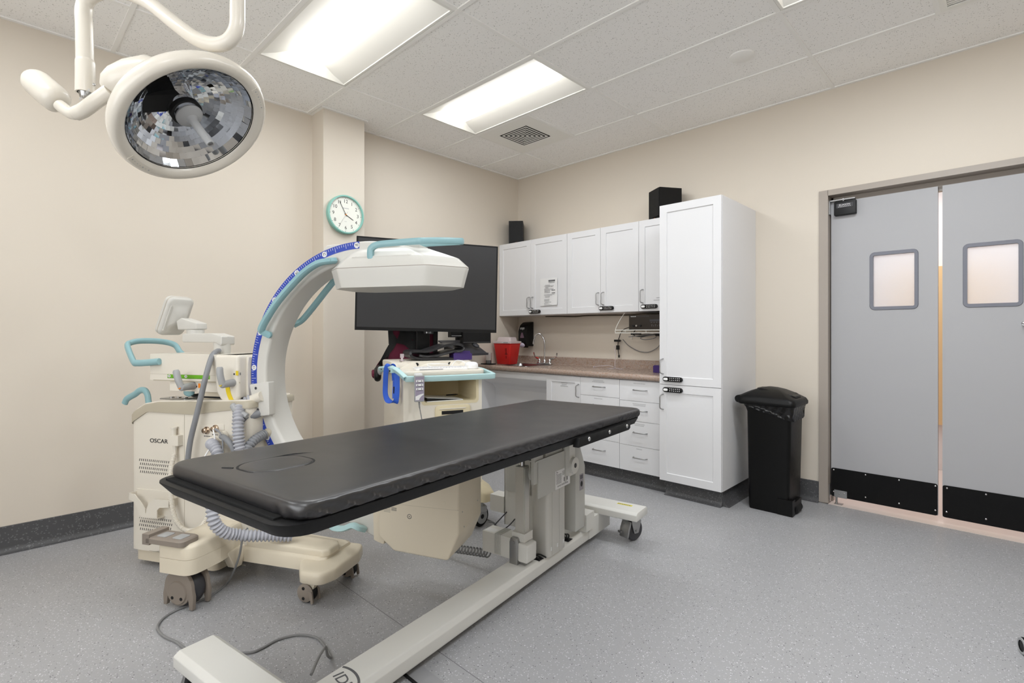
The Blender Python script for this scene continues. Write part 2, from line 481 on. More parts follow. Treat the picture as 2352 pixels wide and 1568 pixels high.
# door frame and the corridor behind it
f = MB()
f.box(2.949, DX0, -.014, .135, 0.006, 2.197, .003); f.box(DX1, 4.278, -.014, .135, 0.006, 2.197, .003); f.box(DX0 - .002, DX1 + .002, -.014, .135, DZ, 2.197, .003)
f.box(DX0, DX0 + .012, .088, .13, 0.006, DZ, 0); f.box(DX1 - .012, DX1, .088, .13, .006, DZ, 0); f.box(DX0, DX1, .088, .13, 2.095, DZ, 0)
struct(f.build('trim_2', M_JAMB))
m = MB().box(2.2, 5.2, .02, 2.2, -.08, -.001); struct(m.build('floor_corridor', M_CORRFL))
m = MB().box(2.2, 5.2, 1.7, 1.8, 0, 2.6); m.box(2.1, 2.2, .12, 1.8, 0, 2.6); m.box(5.2, 5.3, .12, 1.8, 0, 2.6); struct(m.build('wall_corridor', M_CORR))
m = MB().box(2.2, 5.2, .12, 1.8, 2.6, 2.65); struct(m.build('ceiling_corridor', M_CORR))
m = MB().box(3.1, 3.95, 1.66, 1.70, .40, 1.78, .004); struct(m.build('trim_3', M_WOOD))
m = MB().box(DX0, DX1, -.012, .135, .0003, .0022, .001); struct(m.build('trim_4', M_CORRFL))

def door_leaf(name, x0, x1, flip):
    z0, z1, y0, y1 = .05, 2.117, .045, .083
    wx0, wx1 = (3.237, 3.499) if not flip else (3.711, 3.975)
    ix0, ix1, iz0, iz1 = wx0 + .02, wx1 - .02, 1.372, 1.718
    d = MB()
    d.box(x0, ix0, y0, y1, z0, z1); d.box(ix1, x1, y0, y1, z0, z1); d.box(ix0, ix1, y0, y1, z0, iz0); d.box(ix0, ix1, y0, y1, iz1, z1)
    leaf = struct(d.build(name, M_DOOR))
    k = MB(); k.prism(rrect(x0 + .001, x1 - .001, z0 - .001, .248, .012), 'y', y0 - .004, y0)
    k.build('kick_plate', M_KICK, leaf)
    gk = MB()
    o = rrect(wx0, wx1, 1.350, 1.740, .03, 6); n_ = rrect(ix0 + .001, ix1 - .001, iz0 + .001, iz1 - .001, .008, 6)
    rings = [[(a, y0 + .001, b_) for a, b_ in o], [(a, y0 - .006, b_) for a, b_ in rrect(wx0 + .003, wx1 - .003, 1.353, 1.737, .028, 6)], [(a, y0 - .006, b_) for a, b_ in n_], [(a, y0 + .02, b_) for a, b_ in n_]]
    gk.loft(rings, caps=False); gk.build('window_gasket', M_GASKET, leaf)
    MB().box(ix0, ix1, y0 + .012, y0 + .020, iz0, iz1).build('window_pane', M_PANE, leaf)
    w = x1 - x0
    pts = [(x0 + .016, .234), (x0 + .203, .234), (x0 + .386, .234), (x1 - .012, .234), (x0 + .203, .082), (x0 + .386, .082), (x1 - .012, .082), (x0 + .016, .082)]
    if flip: pts = [(x0 + .022, .232), (x0 + .2, .232), (x0 + .4, .232), (x1 - .02, .232), (x0 + .02, .085), (x0 + .2, .085), (x0 + .4, .085), (x1 - .02, .085)]
    for px, pz in pts:
        MB().ball((px, y0 - .004, pz), .0055, .003, .0055, 10).build('screw', M_CHROME, leaf)
    return leaf
M_PANE = mat('frosted_pane', rgb(246, 248, 252), 0.75, var=0, trans=0.75, ior=1.15)
d1 = door_leaf('door_1', 3.012, 3.594, False)
d2 = door_leaf('door_2', 3.616, 4.215, True)
h = MB(); h.prism(rrect(3.036, 3.166, 2.014, 2.112, .008), 'y', .010, .046, .004)
hb = h.build('hinge_box', M_BLACK, d1)
MB().box(3.052, 3.150, .0085, .0105, 2.064, 2.094, .0004).text('ELIASON', .016, frame((3.1, .0083, 2.084), (1, 0, 0), (0, 0, 1)), .0003).build('hinge_nameplate', [M_DARKGREY], hb)
hn = MB(); hn.text('ELIASON', .017, frame((3.1, .0080, 2.083), (1, 0, 0), (0, 0, 1)), .0003)
for k in range(8): hn.box(3.062 + k * .0096, 3.069 + k * .0096, .0078, .0082, 2.070, 2.0725)
hn.build('hinge_lettering', M_PAPER, hb)
MB().box(3.008, 3.16, .012, .05, 2.118, 2.126, .001).box(3.006, 3.012, .012, .05, 2.03, 2.126, .001).cyl((3.09, .025, 2.104), (3.09, .025, 2.13), .008).build('hinge_bracket', M_STEEL, d1)
p = MB(); p.box(3.033, 3.109, .034, .042, .047, .098, .001); p.cyl((3.047, .036, .002), (3.047, .036, .05), .007); p.box(3.036, 3.085, .01, .05, .0025, .006, .001); p.ball((3.062, .036, .074), .005, .004, .005); p.ball((3.092, .036, .080), .005, .004, .005)
p.build('floor_pivot', M_STEEL, d1)
MB().box(3.0055, 3.010, .015, .06, .01, .135, .001).build('pivot_strike', M_STEEL, d1)
k = MB(); k.cyl((3.975, .044, 1.25), (3.975, .008, 1.25), .009); k.ball((3.978, .004, 1.252), .014, .008, .010); k.build('door_knob', M_CHROME, d2)

# ------------------------------------------------------------------ ceiling fixtures
def troffer(x0, x1, y0, y1):
    t = thing('ceiling_light', 'x', 'ceiling light', ((x0 + x1) / 2, (y0 + y1) / 2, H))
    a, b = (x1 - x0) / 2 - .013, (y1 - y0) / 2 - .013
    r = MB()
    def rect(ax, by, z): return [(-ax, -by, z), (ax, -by, z), (ax, by, z), (-ax, by, z)]
    r.loft([rect(a, b, 0.0), rect(a - .004, b - .004, -.0015), rect(a - .016, b - .016, -.0015), rect(a - .018, b - .018, .004), rect(a - .03, b - .10, .034), rect(a - .045, .115, .070), rect(a - .05, .096, .074), rect(a - .05, .096, .1)], caps=False)
    r.add(rect(a - .05, .096, .1), [(0, 1, 2, 3)])
    r.build('reflector', M_TROFFER, t, smooth=30)
    l = MB(); n = 14
    L = a - .055
    rings = []
    for x, k in ((-L, .55), (-L + .004, .88), (-L + .014, 1.0), (L - .014, 1.0), (L - .004, .88), (L, .55)):
        rings.append([(x, .078 * k * math.cos(PI + PI * i / n), .073 + .091 * k * math.sin(PI + PI * i / n)) for i in range(n + 1)])
    l.loft(rings); l.build('lens', M_LENS, t)
    return t
def tube_lamp(x, y, w):
    d = bpy.data.lights.new('fixture_lamp', 'AREA'); d.shape = 'RECTANGLE'; d.size = 1.08; d.size_y = .15; d.energy = w; d.color = LAMP_C
    o = bpy.data.objects.new('fixture_lamp', d); COL.objects.link(o); o.location = (x, y, H - .020)
WATT = {(1, 2): 12.5, (1, 4): 8.5, (3, 2): 23, (3, 4): 17, (1, 7): 10, (3, 7): 12}
LAMP_C = (.91, .955, 1.0)
LAB = ['lit recessed ceiling light beside the black-slotted square air vent',
       'lit recessed ceiling light next to the round surgical lamp',
       'recessed ceiling light cut by the top edge above the round ceiling disc',
       'recessed ceiling light above the floor in front of the double doors, out of frame',
       'recessed ceiling light near the front wall on the left, out of frame',
       'recessed ceiling light near the front wall on the right, out of frame']
t0 = None
for (i, j, _), lab in zip(LIGHTS, LAB):
    if t0 is None:
        t0 = troffer(XL[i], XL[i + 1], YL[j + 1], YL[j]); t = t0
    else:
        t = copy_tree(t0)
    t.location = ((XL[i] + XL[i + 1]) / 2, (YL[j] + YL[j + 1]) / 2, H)
    tube_lamp(t.location.x, t.location.y, WATT[(i, j)])
    t['label'] = lab; t['group'] = 'recessed ceiling lights'

v = thing('air_vent', 'square ceiling air vent with dark concentric louvre slots', 'air vent', (.912, -.8715, H))
o = .29
pm = MB()
q = .172
pm.box(-o, -q, -o, o, -.001, .004); pm.box(q, o, -o, o, -.001, .004); pm.box(-q, q, -o, -q, -.001, .004); pm.box(-q, q, q, o, -.001, .004)
pm.build('panel', M_TROFFER, v)
MB().box(-.18, .18, -.18, .18, .05, .055).box(-.18, -.175, -.18, .18, .004, .05).box(.175, .18, -.18, .18, .004, .05).box(-.18, .18, -.18, -.175, .004, .05).box(-.18, .18, .175, .18, .004, .05).build('duct_box', M_BLACKM, v)
lv = MB()
for k in range(6):
    a0 = .170 - k * .0285; a1 = a0 - .0115
    def sq(a, z): return [(-a, -a, z), (a, -a, z), (a, a, z), (-a, a, z)]
    lv.loft([sq(a0, .001), sq(a0 - .001, -.002), sq(a1, -.001), sq(a1, .002)], caps=False)
lv.build('louvre', M_TROFFER, v, smooth=0)
c = MB(); c.lathe([(.001, -.0045), (.068, -.0045), (.0725, -.002), (.073, .0048), (.001, .0048)], 40)
o_ = c.build('ceiling_disc', M_GRID, None, (2.732, -.869, H)); tag(o_, 'small round flat cover disc on a ceiling tile', 'ceiling disc')
g_ = thing('return_air_grille', 'pale slatted return air grille at the top right corner of the ceiling', 'air grille', (3.946, -.8715, H))
pm = MB(); A = .292; B = .262
pm.box(-A, -B, -A, A, -.002, .004); pm.box(B, A, -A, A, -.002, .004); pm.box(-B, B, -A, -B, -.002, .004); pm.box(-B, B, B, A, -.002, .004); pm.build('frame', M_TROFFER, g_)
sl = MB()
for k in range(26): sl.box(-B, B, -B + k * .0202, -B + k * .0202 + .013, .003, .006)
sl.build('slats', M_TROFFER, g_, smooth=0)
MB().box(-B, B, -B, B, .02, .024).build('backing', mat('grille_shadow_grey', rgb(150, 148, 146), .8), g_)

# the corridor's own lamp (seen only as glow through the frosted panes and door gaps)
ld = bpy.data.lights.new('corridor_lamp', 'AREA'); ld.energy = 22; ld.shape = 'RECTANGLE'; ld.size = 1.6; ld.size_y = .5; ld.color = (.93, .96, 1.0)
lo = bpy.data.objects.new('corridor_lamp', ld); COL.objects.link(lo); lo.location = (3.7, 1.0, 2.55)

# wall clock on the column
ck = thing('wall_clock', 'round mint-rimmed wall clock with black numerals on the column', 'clock', (.19, -2.172, 2.118))
MX = Matrix.Rotation(PI / 2, 4, 'Y')                       # z of the lathe -> +x
MB().lathe([(.001, .0), (.146, .0), (.150, .004), (.150, .036), (.146, .040), (.138, .040), (.136, .022), (.001, .022)], 56, MX).build('rim', M_MINT, ck)
MB().lathe([(.001, .0222), (.1365, .0222), (.1365, .024), (.001, .024)], 56, MX).build('dial', M_FACE, ck)
for hnum in range(1, 13):
    nm = MB(); a = math.radians(90 - 30 * hnum)
    nm.text(str(hnum), .038, frame((.0243, .102 * math.cos(a), .102 * math.sin(a)), (0, 1, 0), (0, 0, 1)), .0002)
    nm.build('numeral', M_INKBLK, ck)
tk = MB()
for k in range(60):
    a = 2 * PI * k / 60; r0 = .124 if k % 5 == 0 else .128; w = .0016 if k % 5 == 0 else .0007
    c0, s0 = math.cos(a), math.sin(a)
    tk.quad((.0243, r0 * c0 - w * s0, r0 * s0 + w * c0), (.0243, .133 * c0 - w * s0, .133 * s0 + w * c0), (.0243, .133 * c0 + w * s0, .133 * s0 - w * c0), (.0243, r0 * c0 + w * s0, r0 * s0 - w * c0))
tk.build('minute_marks', M_INKBLK, ck, smooth=0)
def hand(a_deg, L, w, tail, x, m_, name):
    a = math.radians(90 - a_deg); c0, s0 = math.cos(a), math.sin(a)
    mb = MB(); P = [(-tail, -w), (L * .9, -w), (L, 0), (L * .9, w), (-tail, w)]
    mb.loft([[(x, u * c0 - v_ * s0, u * s0 + v_ * c0) for u, v_ in P], [(x + .0008, u * c0 - v_ * s0, u * s0 + v_ * c0) for u, v_ in P]])
    mb.build(name, m_, ck)
hand(119, .076, .0022, .012, .026, M_INKBLK, 'hour_hand'); hand(331, .118, .0018, .014, .0275, M_INKBLK, 'minute_hand'); hand(212, .1, .0006, .03, .029, M_STEEL, 'second_hand')
MB().lathe([(.001, .024), (.005, .024), (.004, .031), (.001, .032)], 14, MX).build('hub', M_ORANGE, ck)
dl = MB()
for k in range(9): dl.box(.0241, .0244, -.026 + k * .006, -.0215 + k * .006, .046, .052)
dl.build('dial_lettering', M_INKLT, ck); dl = MB()
for k in range(4): dl.box(.0241, .0244, -.010 + k * .005, -.0065 + k * .005, -.055, -.052)
dl.build('dial_lettering', M_INKLT, ck)
# ------------------------------------------------------------------ cabinets
def shaker(mb, x0, x1, z0, z1, yf, fw=.055, th=.019, rec=.007):
    """framed door front facing -y, its face at yf"""
    mb.box(x0 + .002, x1 - .002, yf + rec, yf + th, z0 + .002, z1 - .002)
    def r(a, b_, c, d, y): return [(a, y, c), (b_, y, c), (b_, y, d), (a, y, d)]
    mb.loft([r(x0, x1, z0, z1, yf + rec + .004), r(x0, x1, z0, z1, yf + .001), r(x0 + .001, x1 - .001, z0 + .001, z1 - .001, yf),
             r(x0 + fw, x1 - fw, z0 + fw, z1 - fw, yf), r(x0 + fw + .004, x1 - fw - .004, z0 + fw + .004, z1 - fw - .004, yf + rec)], caps=False)
    return mb

def pull_v(x, z0, z1, yf, parent):
    mb = MB(); y = yf - .028
    mb.tube(cr([(x + .012, yf, z0 - .004), (x + .009, yf - .018, z0 - .001), (x, y, z0 + .010), (x, y, (z0 + z1) / 2), (x, y, z1 - .010), (x + .009, yf - .018, z1 + .001), (x + .012, yf, z1 + .004)], 5), .0042, 10)
    return mb.build('handle', M_STEEL, parent)

def pull_h(x0, x1, z, yf, parent):
    mb = MB(); y = yf - .028
    mb.tube(cr([(x0, yf, z), (x0 + .004, yf - .018, z), (x0 + .014, y, z), ((x0 + x1) / 2, y - .002, z), (x1 - .014, y, z), (x1 - .004, yf - .018, z), (x1, yf, z)], 5), .0042, 10)
    return mb.build('handle', M_STEEL, parent)

def keypad(x0, z, yf, parent):
    """black oblong keypad lock with a silver thumb lever and ten buttons"""
    L, hh = .150, .0175
    k = MB().prism(rrect(x0, x0 + L, z - hh, z + hh, .0172, 6), 'y', yf - .018, yf, .003, 2).build('keypad_lock', M_BLACK, parent)
    lv = MB().prism(rrect(x0 + .008, x0 + .042, z - .009, z + .009, .0088, 5), 'y', yf - .024, yf - .017, .002).build('thumb_lever', M_WHITEPL, k)
    bt = MB()
    for c in range(6):
        for r in range(2):
            bt.ball((x0 + .058 + c * .0142, yf - .018, z - .0068 + r * .0136), .0044, .003, .0044, 10)
    bt.build('buttons', M_CHROME, k)
    return k

def label_lines(pts, yf, parent, name='printed_label'):
    """faint printed words: rows of tiny dashes"""
    mb = MB(); rnd = random.Random(len(pts) + int(pts[0][0] * 1000))
    for x, z, w in pts:
        u = x - w / 2
        while u < x + w / 2 - .002:
            d = rnd.uniform(.004, .009)
            mb.box(u, min(u + d, x + w / 2), yf - .0006, yf + .0004, z - .0028, z + .0028); u += d + .002
    return mb.build(name, M_INKLT, parent, smooth=0)

ZU0, ZU1 = 1.379, 2.140
def wall_cabinet(label, x0, x1, doors):
    t = thing('wall_cabinet', label, 'cabinet', ((x0 + x1) / 2, -.15, ZU0), 0, 'wall cabinets over the worktop')
    ox, oz = -(x0 + x1) / 2, -ZU0
    y0 = .15
    body = MB(); a, b_ = x0 + ox, x1 + ox
    body.box(a, b_, -.297 + y0 + .0195, -.001 + y0, 0, ZU1 + oz)
    body.build('body', M_WHITE, t)
    n = len(doors)
    for i, (dx0, dx1, hx, hz) in enumerate(doors):
        d = shaker(MB(), dx0 + .0012 + ox, dx1 - .0012 + ox, .002, ZU1 + oz - .002, -.297 + y0).build('door', M_WHITE, t)
        if hx: pull_v(hx + ox, hz + oz, hz + .105 + oz, -.297 + y0, d)
    return t, ox, oz, y0
u1, ox, oz, oy = wall_cabinet('white two-door wall cabinet with a paper notice on its right door', .004, .918, [(.004, .458, .431, 1.452), (.458, .918, .478, 1.452)])
dd = [c for c in u1.children if c.name.startswith('door')][1]
keypad(.443 + ox, 1.413 + oz, -.297 + oy, dd)
u2, ox, oz, oy = wall_cabinet('white two-door wall cabinet in the middle of the row', .919, 1.680, [(.919, 1.297, 1.268, 1.452), (1.297, 1.680, 1.322, 1.452)])
dd = [c for c in u2.children if c.name.startswith('door')][1]
keypad(1.289 + ox, 1.418 + oz, -.297 + oy, dd)
u3, ox, oz, oy = wall_cabinet('white single-door wall cabinet partly hidden by the tall cabinet', 1.681, 2.058, [(1.681, 2.058, 1.711, 1.452)])
dd = [c for c in u3.children if c.name.startswith('door')][0]
keypad(1.708 + ox, 1.418 + oz, -.297 + oy, dd)
label_lines([(1.90, 1.487, .12), (1.885, 1.468, .14)], .0, dd).location = (ox, -.297 + oy + .006, oz)

# paper notice taped to a door
nt_ = MB()
x0, x1 = .588, .804
rows = []
for i in range(9):
    z = 1.735 - .27 * i / 8
    rows.append([(x0 + (x1 - x0) * j / 6, -.2985 - .006 * max(0, (i - 6)) * (j / 6) * .5 - .001 * math.sin(j + i), z + (.005 * j / 6 if i == 8 else 0)) for j in range(7)])
vs = [p for r in rows for p in r]
nt_.add(vs, [(i * 7 + j, (i + 1) * 7 + j, (i + 1) * 7 + j + 1, i * 7 + j + 1) for i in range(8) for j in range(6)])
no = nt_.build('paper_notice', M_PAPER, None); tag(no, 'printed white paper notice on a white wall cabinet door', 'paper notice')
pr_ = MB(); rnd = random.Random(5)
pr_.mi = 1
for k in range(8): pr_.box(.694 + k * .0105, .7025 + k * .0105, -.3012, -.3006, 1.700, 1.715)
for k in range(10): pr_.box(.694 + k * .008, .699 + k * .008, -.3012, -.3006, 1.688, 1.693)
for z_ in (1.612, 1.585): pr_.box(.735, .778, -.3016, -.301, z_, z_ + .006)
pr_.mi = 0
for i in range(22):
    z_ = 1.667 - i * .0093
    if i in (9, 14): continue
    x = .640 + rnd.choice([0, 0, .012])
    pr_.box(x, rnd.uniform(.69, .78) if i not in (6, 7, 8) else .715, -.3018, -.3008, z_, z_ + .0034)
pr_.build('print', [M_INKLT, M_INK], no, smooth=0)

# tall cabinet
TX0, TX1, TY = 2.062, 2.519, -.654
tc_ = thing('tall_cabinet', 'tall white cabinet beside the black bin, with two keypad locks', 'cabinet', ((TX0 + TX1) / 2, -.3, 0))
ox = -(TX0 + TX1) / 2; y0 = .3
bd = MB(); bd.box(TX0 + ox, TX1 + ox, TY + y0 + .0195, y0 - .001, .116, 2.135, .0008)
bd.build('body', M_WHITE, tc_)
cv = MB(); cv.box(TX0 + .02 + ox, TX1 - .02 + ox, TY + .075 + y0, y0 - .001, .0, .116)
rr = .04
prof = [(.0, .09), (-.004, .07), (-.010, .035), (-.022, .012), (-.045, .0005), (0, .0005)]
for (xa, xb, yy) in ((TX0 + .02 + ox, TX1 - .02 + ox, TY + .075 + y0),):
    cv.loft([[(xa, yy + d, z) for d, z in prof], [(xb, yy + d, z) for d, z in prof]])
cv.loft([[(TX1 - .02 + ox - d, TY + .075 + y0, z) for d, z in prof], [(TX1 - .02 + ox - d, y0 - .001, z) for d, z in prof]])
cv.build('toe_kick', M_COVE, tc_)
du = shaker(MB(), TX0 + .001 + ox, TX1 - .001 + ox, .823, 2.134, TY + y0).build('door', M_WHITE, tc_)
pull_v(2.081 + ox, .902, 1.005, TY + y0, du); keypad(2.096 + ox, .862, TY + y0, du)
dl = shaker(MB(), TX0 + .001 + ox, TX1 - .001 + ox, .117, .819, TY + y0).build('door', M_WHITE, tc_)
pull_v(2.081 + ox, .642, .745, TY + y0, dl); keypad(2.096 + ox, .785, TY + y0, dl)

# base units
BY = -.600
def toe(mb, xa, xb):
    mb.box(xa, xb, BY + .075 + y0, y0 - .001, 0, .115)
    mb.loft([[(xa, BY + .075 + y0 + d, z) for d, z in prof], [(xb, BY + .075 + y0 + d, z) for d, z in prof]])
def base_unit(label, x0, x1):
    t = thing('base_cabinet', label, 'cabinet', ((x0 + x1) / 2, -.3, 0), 0, 'base cabinets under the worktop')
    ox = -(x0 + x1) / 2
    MB().box(x0 + ox, x1 + ox, BY + .0195 + y0, y0 - .001, .115, .828).build('body', M_WHITE, t)
    mb = MB(); toe(mb, x0 + ox, x1 + ox); mb.build('toe_kick', M_COVE, t)
    return t, ox
t, ox = base_unit('white base cabinet with one framed door, left of the drawers', .921, 1.3)
d = shaker(MB(), .922 + ox, 1.299 + ox, .117, .826, BY + y0).build('door', M_WHITE, t)
pull_v(1.274 + ox, .655, .757, BY + y0, d)
label_lines([(1.122, .762, .07), (1.122, .748, .055), (1.122, .734, .085)], 0, d).location = (ox, BY + y0 + .006, 0)
def drawers(label, x0, x1, cuts, marks):
    t, ox = base_unit(label, x0, x1)
    for (z0, z1), mk in zip(cuts, marks):
        d = MB().box(x0 + .0012 + ox, x1 - .0012 + ox, BY + y0, BY + .019 + y0, z0 + .0012, z1 - .0012, .0012, 1).build('drawer_front', M_WHITE, t)
        xc = (x0 + x1) / 2; zc = z1 - .070 if z1 - z0 < .17 else z1 - .085
        pull_h(xc - .058 + ox, xc + .058 + ox, zc, BY + y0, d)
        if mk: label_lines([(xc - .01, z1 - .020 - .011 * i, w) for i, w in enumerate(mk)], 0, d).location = (ox, BY + y0, 0)
drawers('white chest of drawers under the worktop, next to the framed-door cabinet', 1.301, 1.685, [(.677, .826), (.525, .677), (.323, .525), (.117, .323)], [(.10, .12), (.08,), None, None])
drawers('white chest of drawers under the worktop, against the tall cabinet', 1.686, 2.061, [(.667, .826), (.512, .667), (.318, .512), (.117, .318)], [(.10,), (.115, .105), (.09, .08), (.05,)])

# open sink bay with a curved apron panel, fixed between wall and base unit
sp = thing('under_sink_cover', 'white curved cover under the sink, left of the base cabinets', 'cover', (.46, -.3, 0))
mb = MB()
pf = [(-.585, .828), (-.585, .765), (-.50, .700), (-.40, .665), (-.36, .62), (-.34, .40), (-.33, 0), (-.31, 0), (-.32, .40), (-.34, .64), (-.39, .685), (-.49, .722), (-.567, .775), (-.567, .828)]
mb.prism([(a + .3, z) for a, z in rpoly(pf, .012)], 'x', .012 - .46, .920 - .46)
mb.build('apron', M_PANEL, sp)
MB().box(.0065 - .46, .012 - .46, -.57 + .3, -.003 + .3, .15, .828).build('side_panel', M_PANEL, sp)

# worktop with rolled edge and upstand
wt = MB()
e = [(-.002, .835), (-.605, .835), (-.612, .833), (-.622, .838), (-.628, .850), (-.627, .864), (-.618, .876), (-.606, .8795), (-.59, .878), (-.03, .878), (-.024, .884), (-.0235, .950), (-.018, .955), (-.002, .955)]
def wprism(poly, xa, xb): wt.prism(poly, 'x', xa, xb)
SX0, SX1, SY0, SY1 = .22, .60, -.52, -.20        # sink cut-out
front = [p for p in e if p[0] < -.58] + [(SY0, .878), (SY0, .835)]
back = [(-.002, .835), (SY1, .835), (SY1, .878)] + [p for p in e if p[0] >= -.03]
wprism(e, .003, SX0); wprism(e, SX1, 2.060)
fr = [(-.605, .835), (-.612, .833), (-.622, .838), (-.628, .850), (-.627, .864), (-.618, .876), (-.606, .8795), (-.59, .878), (SY0, .878), (SY0, .835)]
bk = [(-.002, .835), (SY1, .835), (SY1, .878), (-.03, .878), (-.024, .884), (-.0235, .950), (-.018, .955), (-.002, .955)]
wprism(fr, SX0, SX1); wprism(bk, SX0, SX1)
wo = wt.build('worktop', M_GRANITE); tag(wo, 'long pinkish granite-look worktop with upstand and rolled front edge', 'worktop')

sk = MB()
def rr3(x0, x1, y0, y1, r, z): return [(a, b_, z) for a, b_ in rrect(x0, x1, y0, y1, r, 5)]
sk.loft([rr3(SX0 - .02, SX1 + .02, SY0 - .018, SY1 + .045, .03, .8785), rr3(SX0 - .019, SX1 + .019, SY0 - .017, SY1 + .044, .03, .8812), rr3(SX0 + .004, SX1 - .004, SY0 + .004, SY1 - .004, .04, .8812),
         rr3(SX0 + .010, SX1 - .010, SY0 + .010, SY1 - .010, .05, .86), rr3(SX0 + .02, SX1 - .02, SY0 + .02, SY1 - .02, .05, .74), rr3(SX0 + .05, SX1 - .05, SY0 + .05, SY1 - .05, .06, .728)], caps=False)
sk.add(rr3(SX0 + .05, SX1 - .05, SY0 + .05, SY1 - .05, .06, .728), [tuple(range(24))])
so = sk.build('sink', M_STEEL); tag(so, 'small stainless steel sink set into the worktop', 'sink')
fc = thing('faucet', 'chrome gooseneck faucet with two wing handles behind the sink', 'faucet', (.545, -.185, .8812))
fb = MB(); fb.prism(rrect(-.098, .098, -.024, .024, .022), 'z', 0, .02, .006, 3)
fb.build('base_plate', M_CHROME, fc)
sp_ = MB(); sp_.lathe([(.001, .02), (.018, .02), (.017, .035), (.011, .05), (.001, .05)], 20); sp_.tube(cr([(0, 0, .04), (0, 0, .14), (0, -.002, .235), (-.022, -.012, .285), (-.055, -.026, .312), (-.090, -.04, .285), (-.104, -.047, .235), (-.108, -.049, .205)], 6), .0085, 12)
sp_.build('spout', M_CHROME, fc)
for sgn in (-1, 1):
    hd = MB(); x = .068 * sgn
    hd.lathe([(.001, .018), (.017, .018), (.016, .045), (.010, .058), (.001, .058)], 18, Matrix.Translation((x, 0, 0)))
    hd.tube(cr([(x, 0, .052), (x + .03 * sgn, .004, .060), (x + .055 * sgn, .008, .066), (x + .075 * sgn, .012, .088)], 4), [.006] * 12 + [.008], 8)
    hd.prism(rpoly([(x + .066 * sgn, .075), (x + .080 * sgn, .078), (x + .094 * sgn, .118), (x + .080 * sgn, .124)], .006), 'y', .008, .015, .002)
    hd.build('wing_handle', M_CHROME, fc)
    dt = MB().cyl((x + .012 * sgn, -.0035, .0625), (x + .045 * sgn, .001, .0682), .0055, 8).build('index_ring', M_RED if sgn < 0 else M_CHROME, fc)

# soap dispenser
sd = thing('soap_dispenser', 'black wall soap dispenser with an oval lilac push lever', 'soap dispenser', (.175, -.002, 1.06))
X0, X1, YF = -.058, .058, -.120
body = MB()
side = rpoly([(0, 0), (YF + .01, -.0), (YF, .03), (YF + .002, .16), (YF + .03, .225), (YF + .075, .255), (0, .262)], [.004, .02, .03, .06, .05, .04, .006])
body.prism(side, 'x', X0, X1, .010, 3)
body.build('housing', M_BLACK, sd)
MB().box(-.02, .02, -.075, -.045, -.016, .002, .004).build('nozzle', M_BLACK, sd)
MB().ball((-.004, YF + .006, .012), .038, .022, .026, 18).build('push_lever', M_LILAC, sd)
MB().prism(rpoly([(-.03, .088), (.03, .088), (.008, .145), (-.008, .145)], .008), 'y', YF - .0012, YF + .004).build('sight_window', mat('window_mauve', rgb(112, 88, 104), .15), sd)
MB().text('GOJO', .030, frame((.0, YF + .0035, .188), (1, 0, 0), (0, .23, 1)), .0012, font_w=.82).build('lettering', M_PAPER, sd)

# sharps bin
sh = thing('sharps_container', 'red tapered sharps bin with a frosted lid on the worktop corner', 'sharps container', (.165, -.34, .8797), .06)
bb = MB()
def rz(a, b_, r, z): return [(x, y, z) for x, y in rrect(-a, a, -b_, b_, r, 5)]
bb.loft([rz(.088, .062, .012, 0), rz(.090, .064, .014, .004), rz(.118, .082, .016, .205), rz(.122, .086, .016, .208), rz(.122, .086, .016, .216)])
bb.build('bin', M_RED, sh)
ld_ = MB(); ld_.loft([rz(.126, .090, .016, .214), rz(.127, .091, .016, .232), rz(.122, .086, .016, .236), rz(.095, .062, .02, .238), rz(.088, .055, .02, .272), rz(.080, .048, .02, .278)])
ld_.build('lid', M_FROST, sh)
MB().box(.01, .10, -.0925, -.0908, .218, .229, .0005).build('lid_label', M_PAPER, sh)
lt_ = MB()
for k in range(5): lt_.box(.03 + k * .013, .040 + k * .013, -.0935, -.0924, .2215, .2255)
lt_.build('lid_print', M_INKBLK, sh)
bz = MB(); rnd = random.Random(3); MT = frame((.052, -.0735, .11), (1, 0, 0), (0, -.0955, 1))
for k in range(3):
    a = math.radians(90 + 120 * k)
    bz.prism([(.010 * math.cos(a) + .007 * math.cos(b_), .010 * math.sin(a) + .007 * math.sin(b_)) for b_ in [2 * PI * q / 14 for q in range(14)]], 'z', .0, .0012, M=MT)
for k in range(5): bz.box(-.012 + rnd.uniform(-.004, .004), .012, .022 + k * .007, .025 + k * .007, 0, .0012, M=MT)
for k in range(4): bz.box(-.012, .008 + rnd.uniform(-.004, .004), -.05 + k * .007, -.047 + k * .007, 0, .0012, M=MT)
bz.build('hazard_print', mat('dark_red_print', rgb(92, 16, 16), .5), sh)

ct = MB().prism(rrect(-.06, .075, -.05, .05, .01), 'z', 0, .008, .002).build('coaster_tray', M_BLACKM, None, (.075, -.53, .8797)); tag(ct, 'thin black tray under the clear tumbler on the worktop', 'tray')
tb = thing('tumbler', 'clear plastic tumbler with a black base on the black tray', 'tumbler', (.085, -.528, .8878))
MB().lathe([(.030, .001), (.033, .112), (.0315, .112), (.0285, .03), (.0285, .0301)], 28, None, False).build('glass', M_GLASS, tb)
MB().lathe([(.001, .001), (.0275, .001), (.0275, .032), (.001, .032)], 24).build('base', M_BLACKM, tb)
MB().cyl((.002, 0, .03), (.016, -.008, .155), .0035, 8).build('swab_stick', M_FROST, tb)

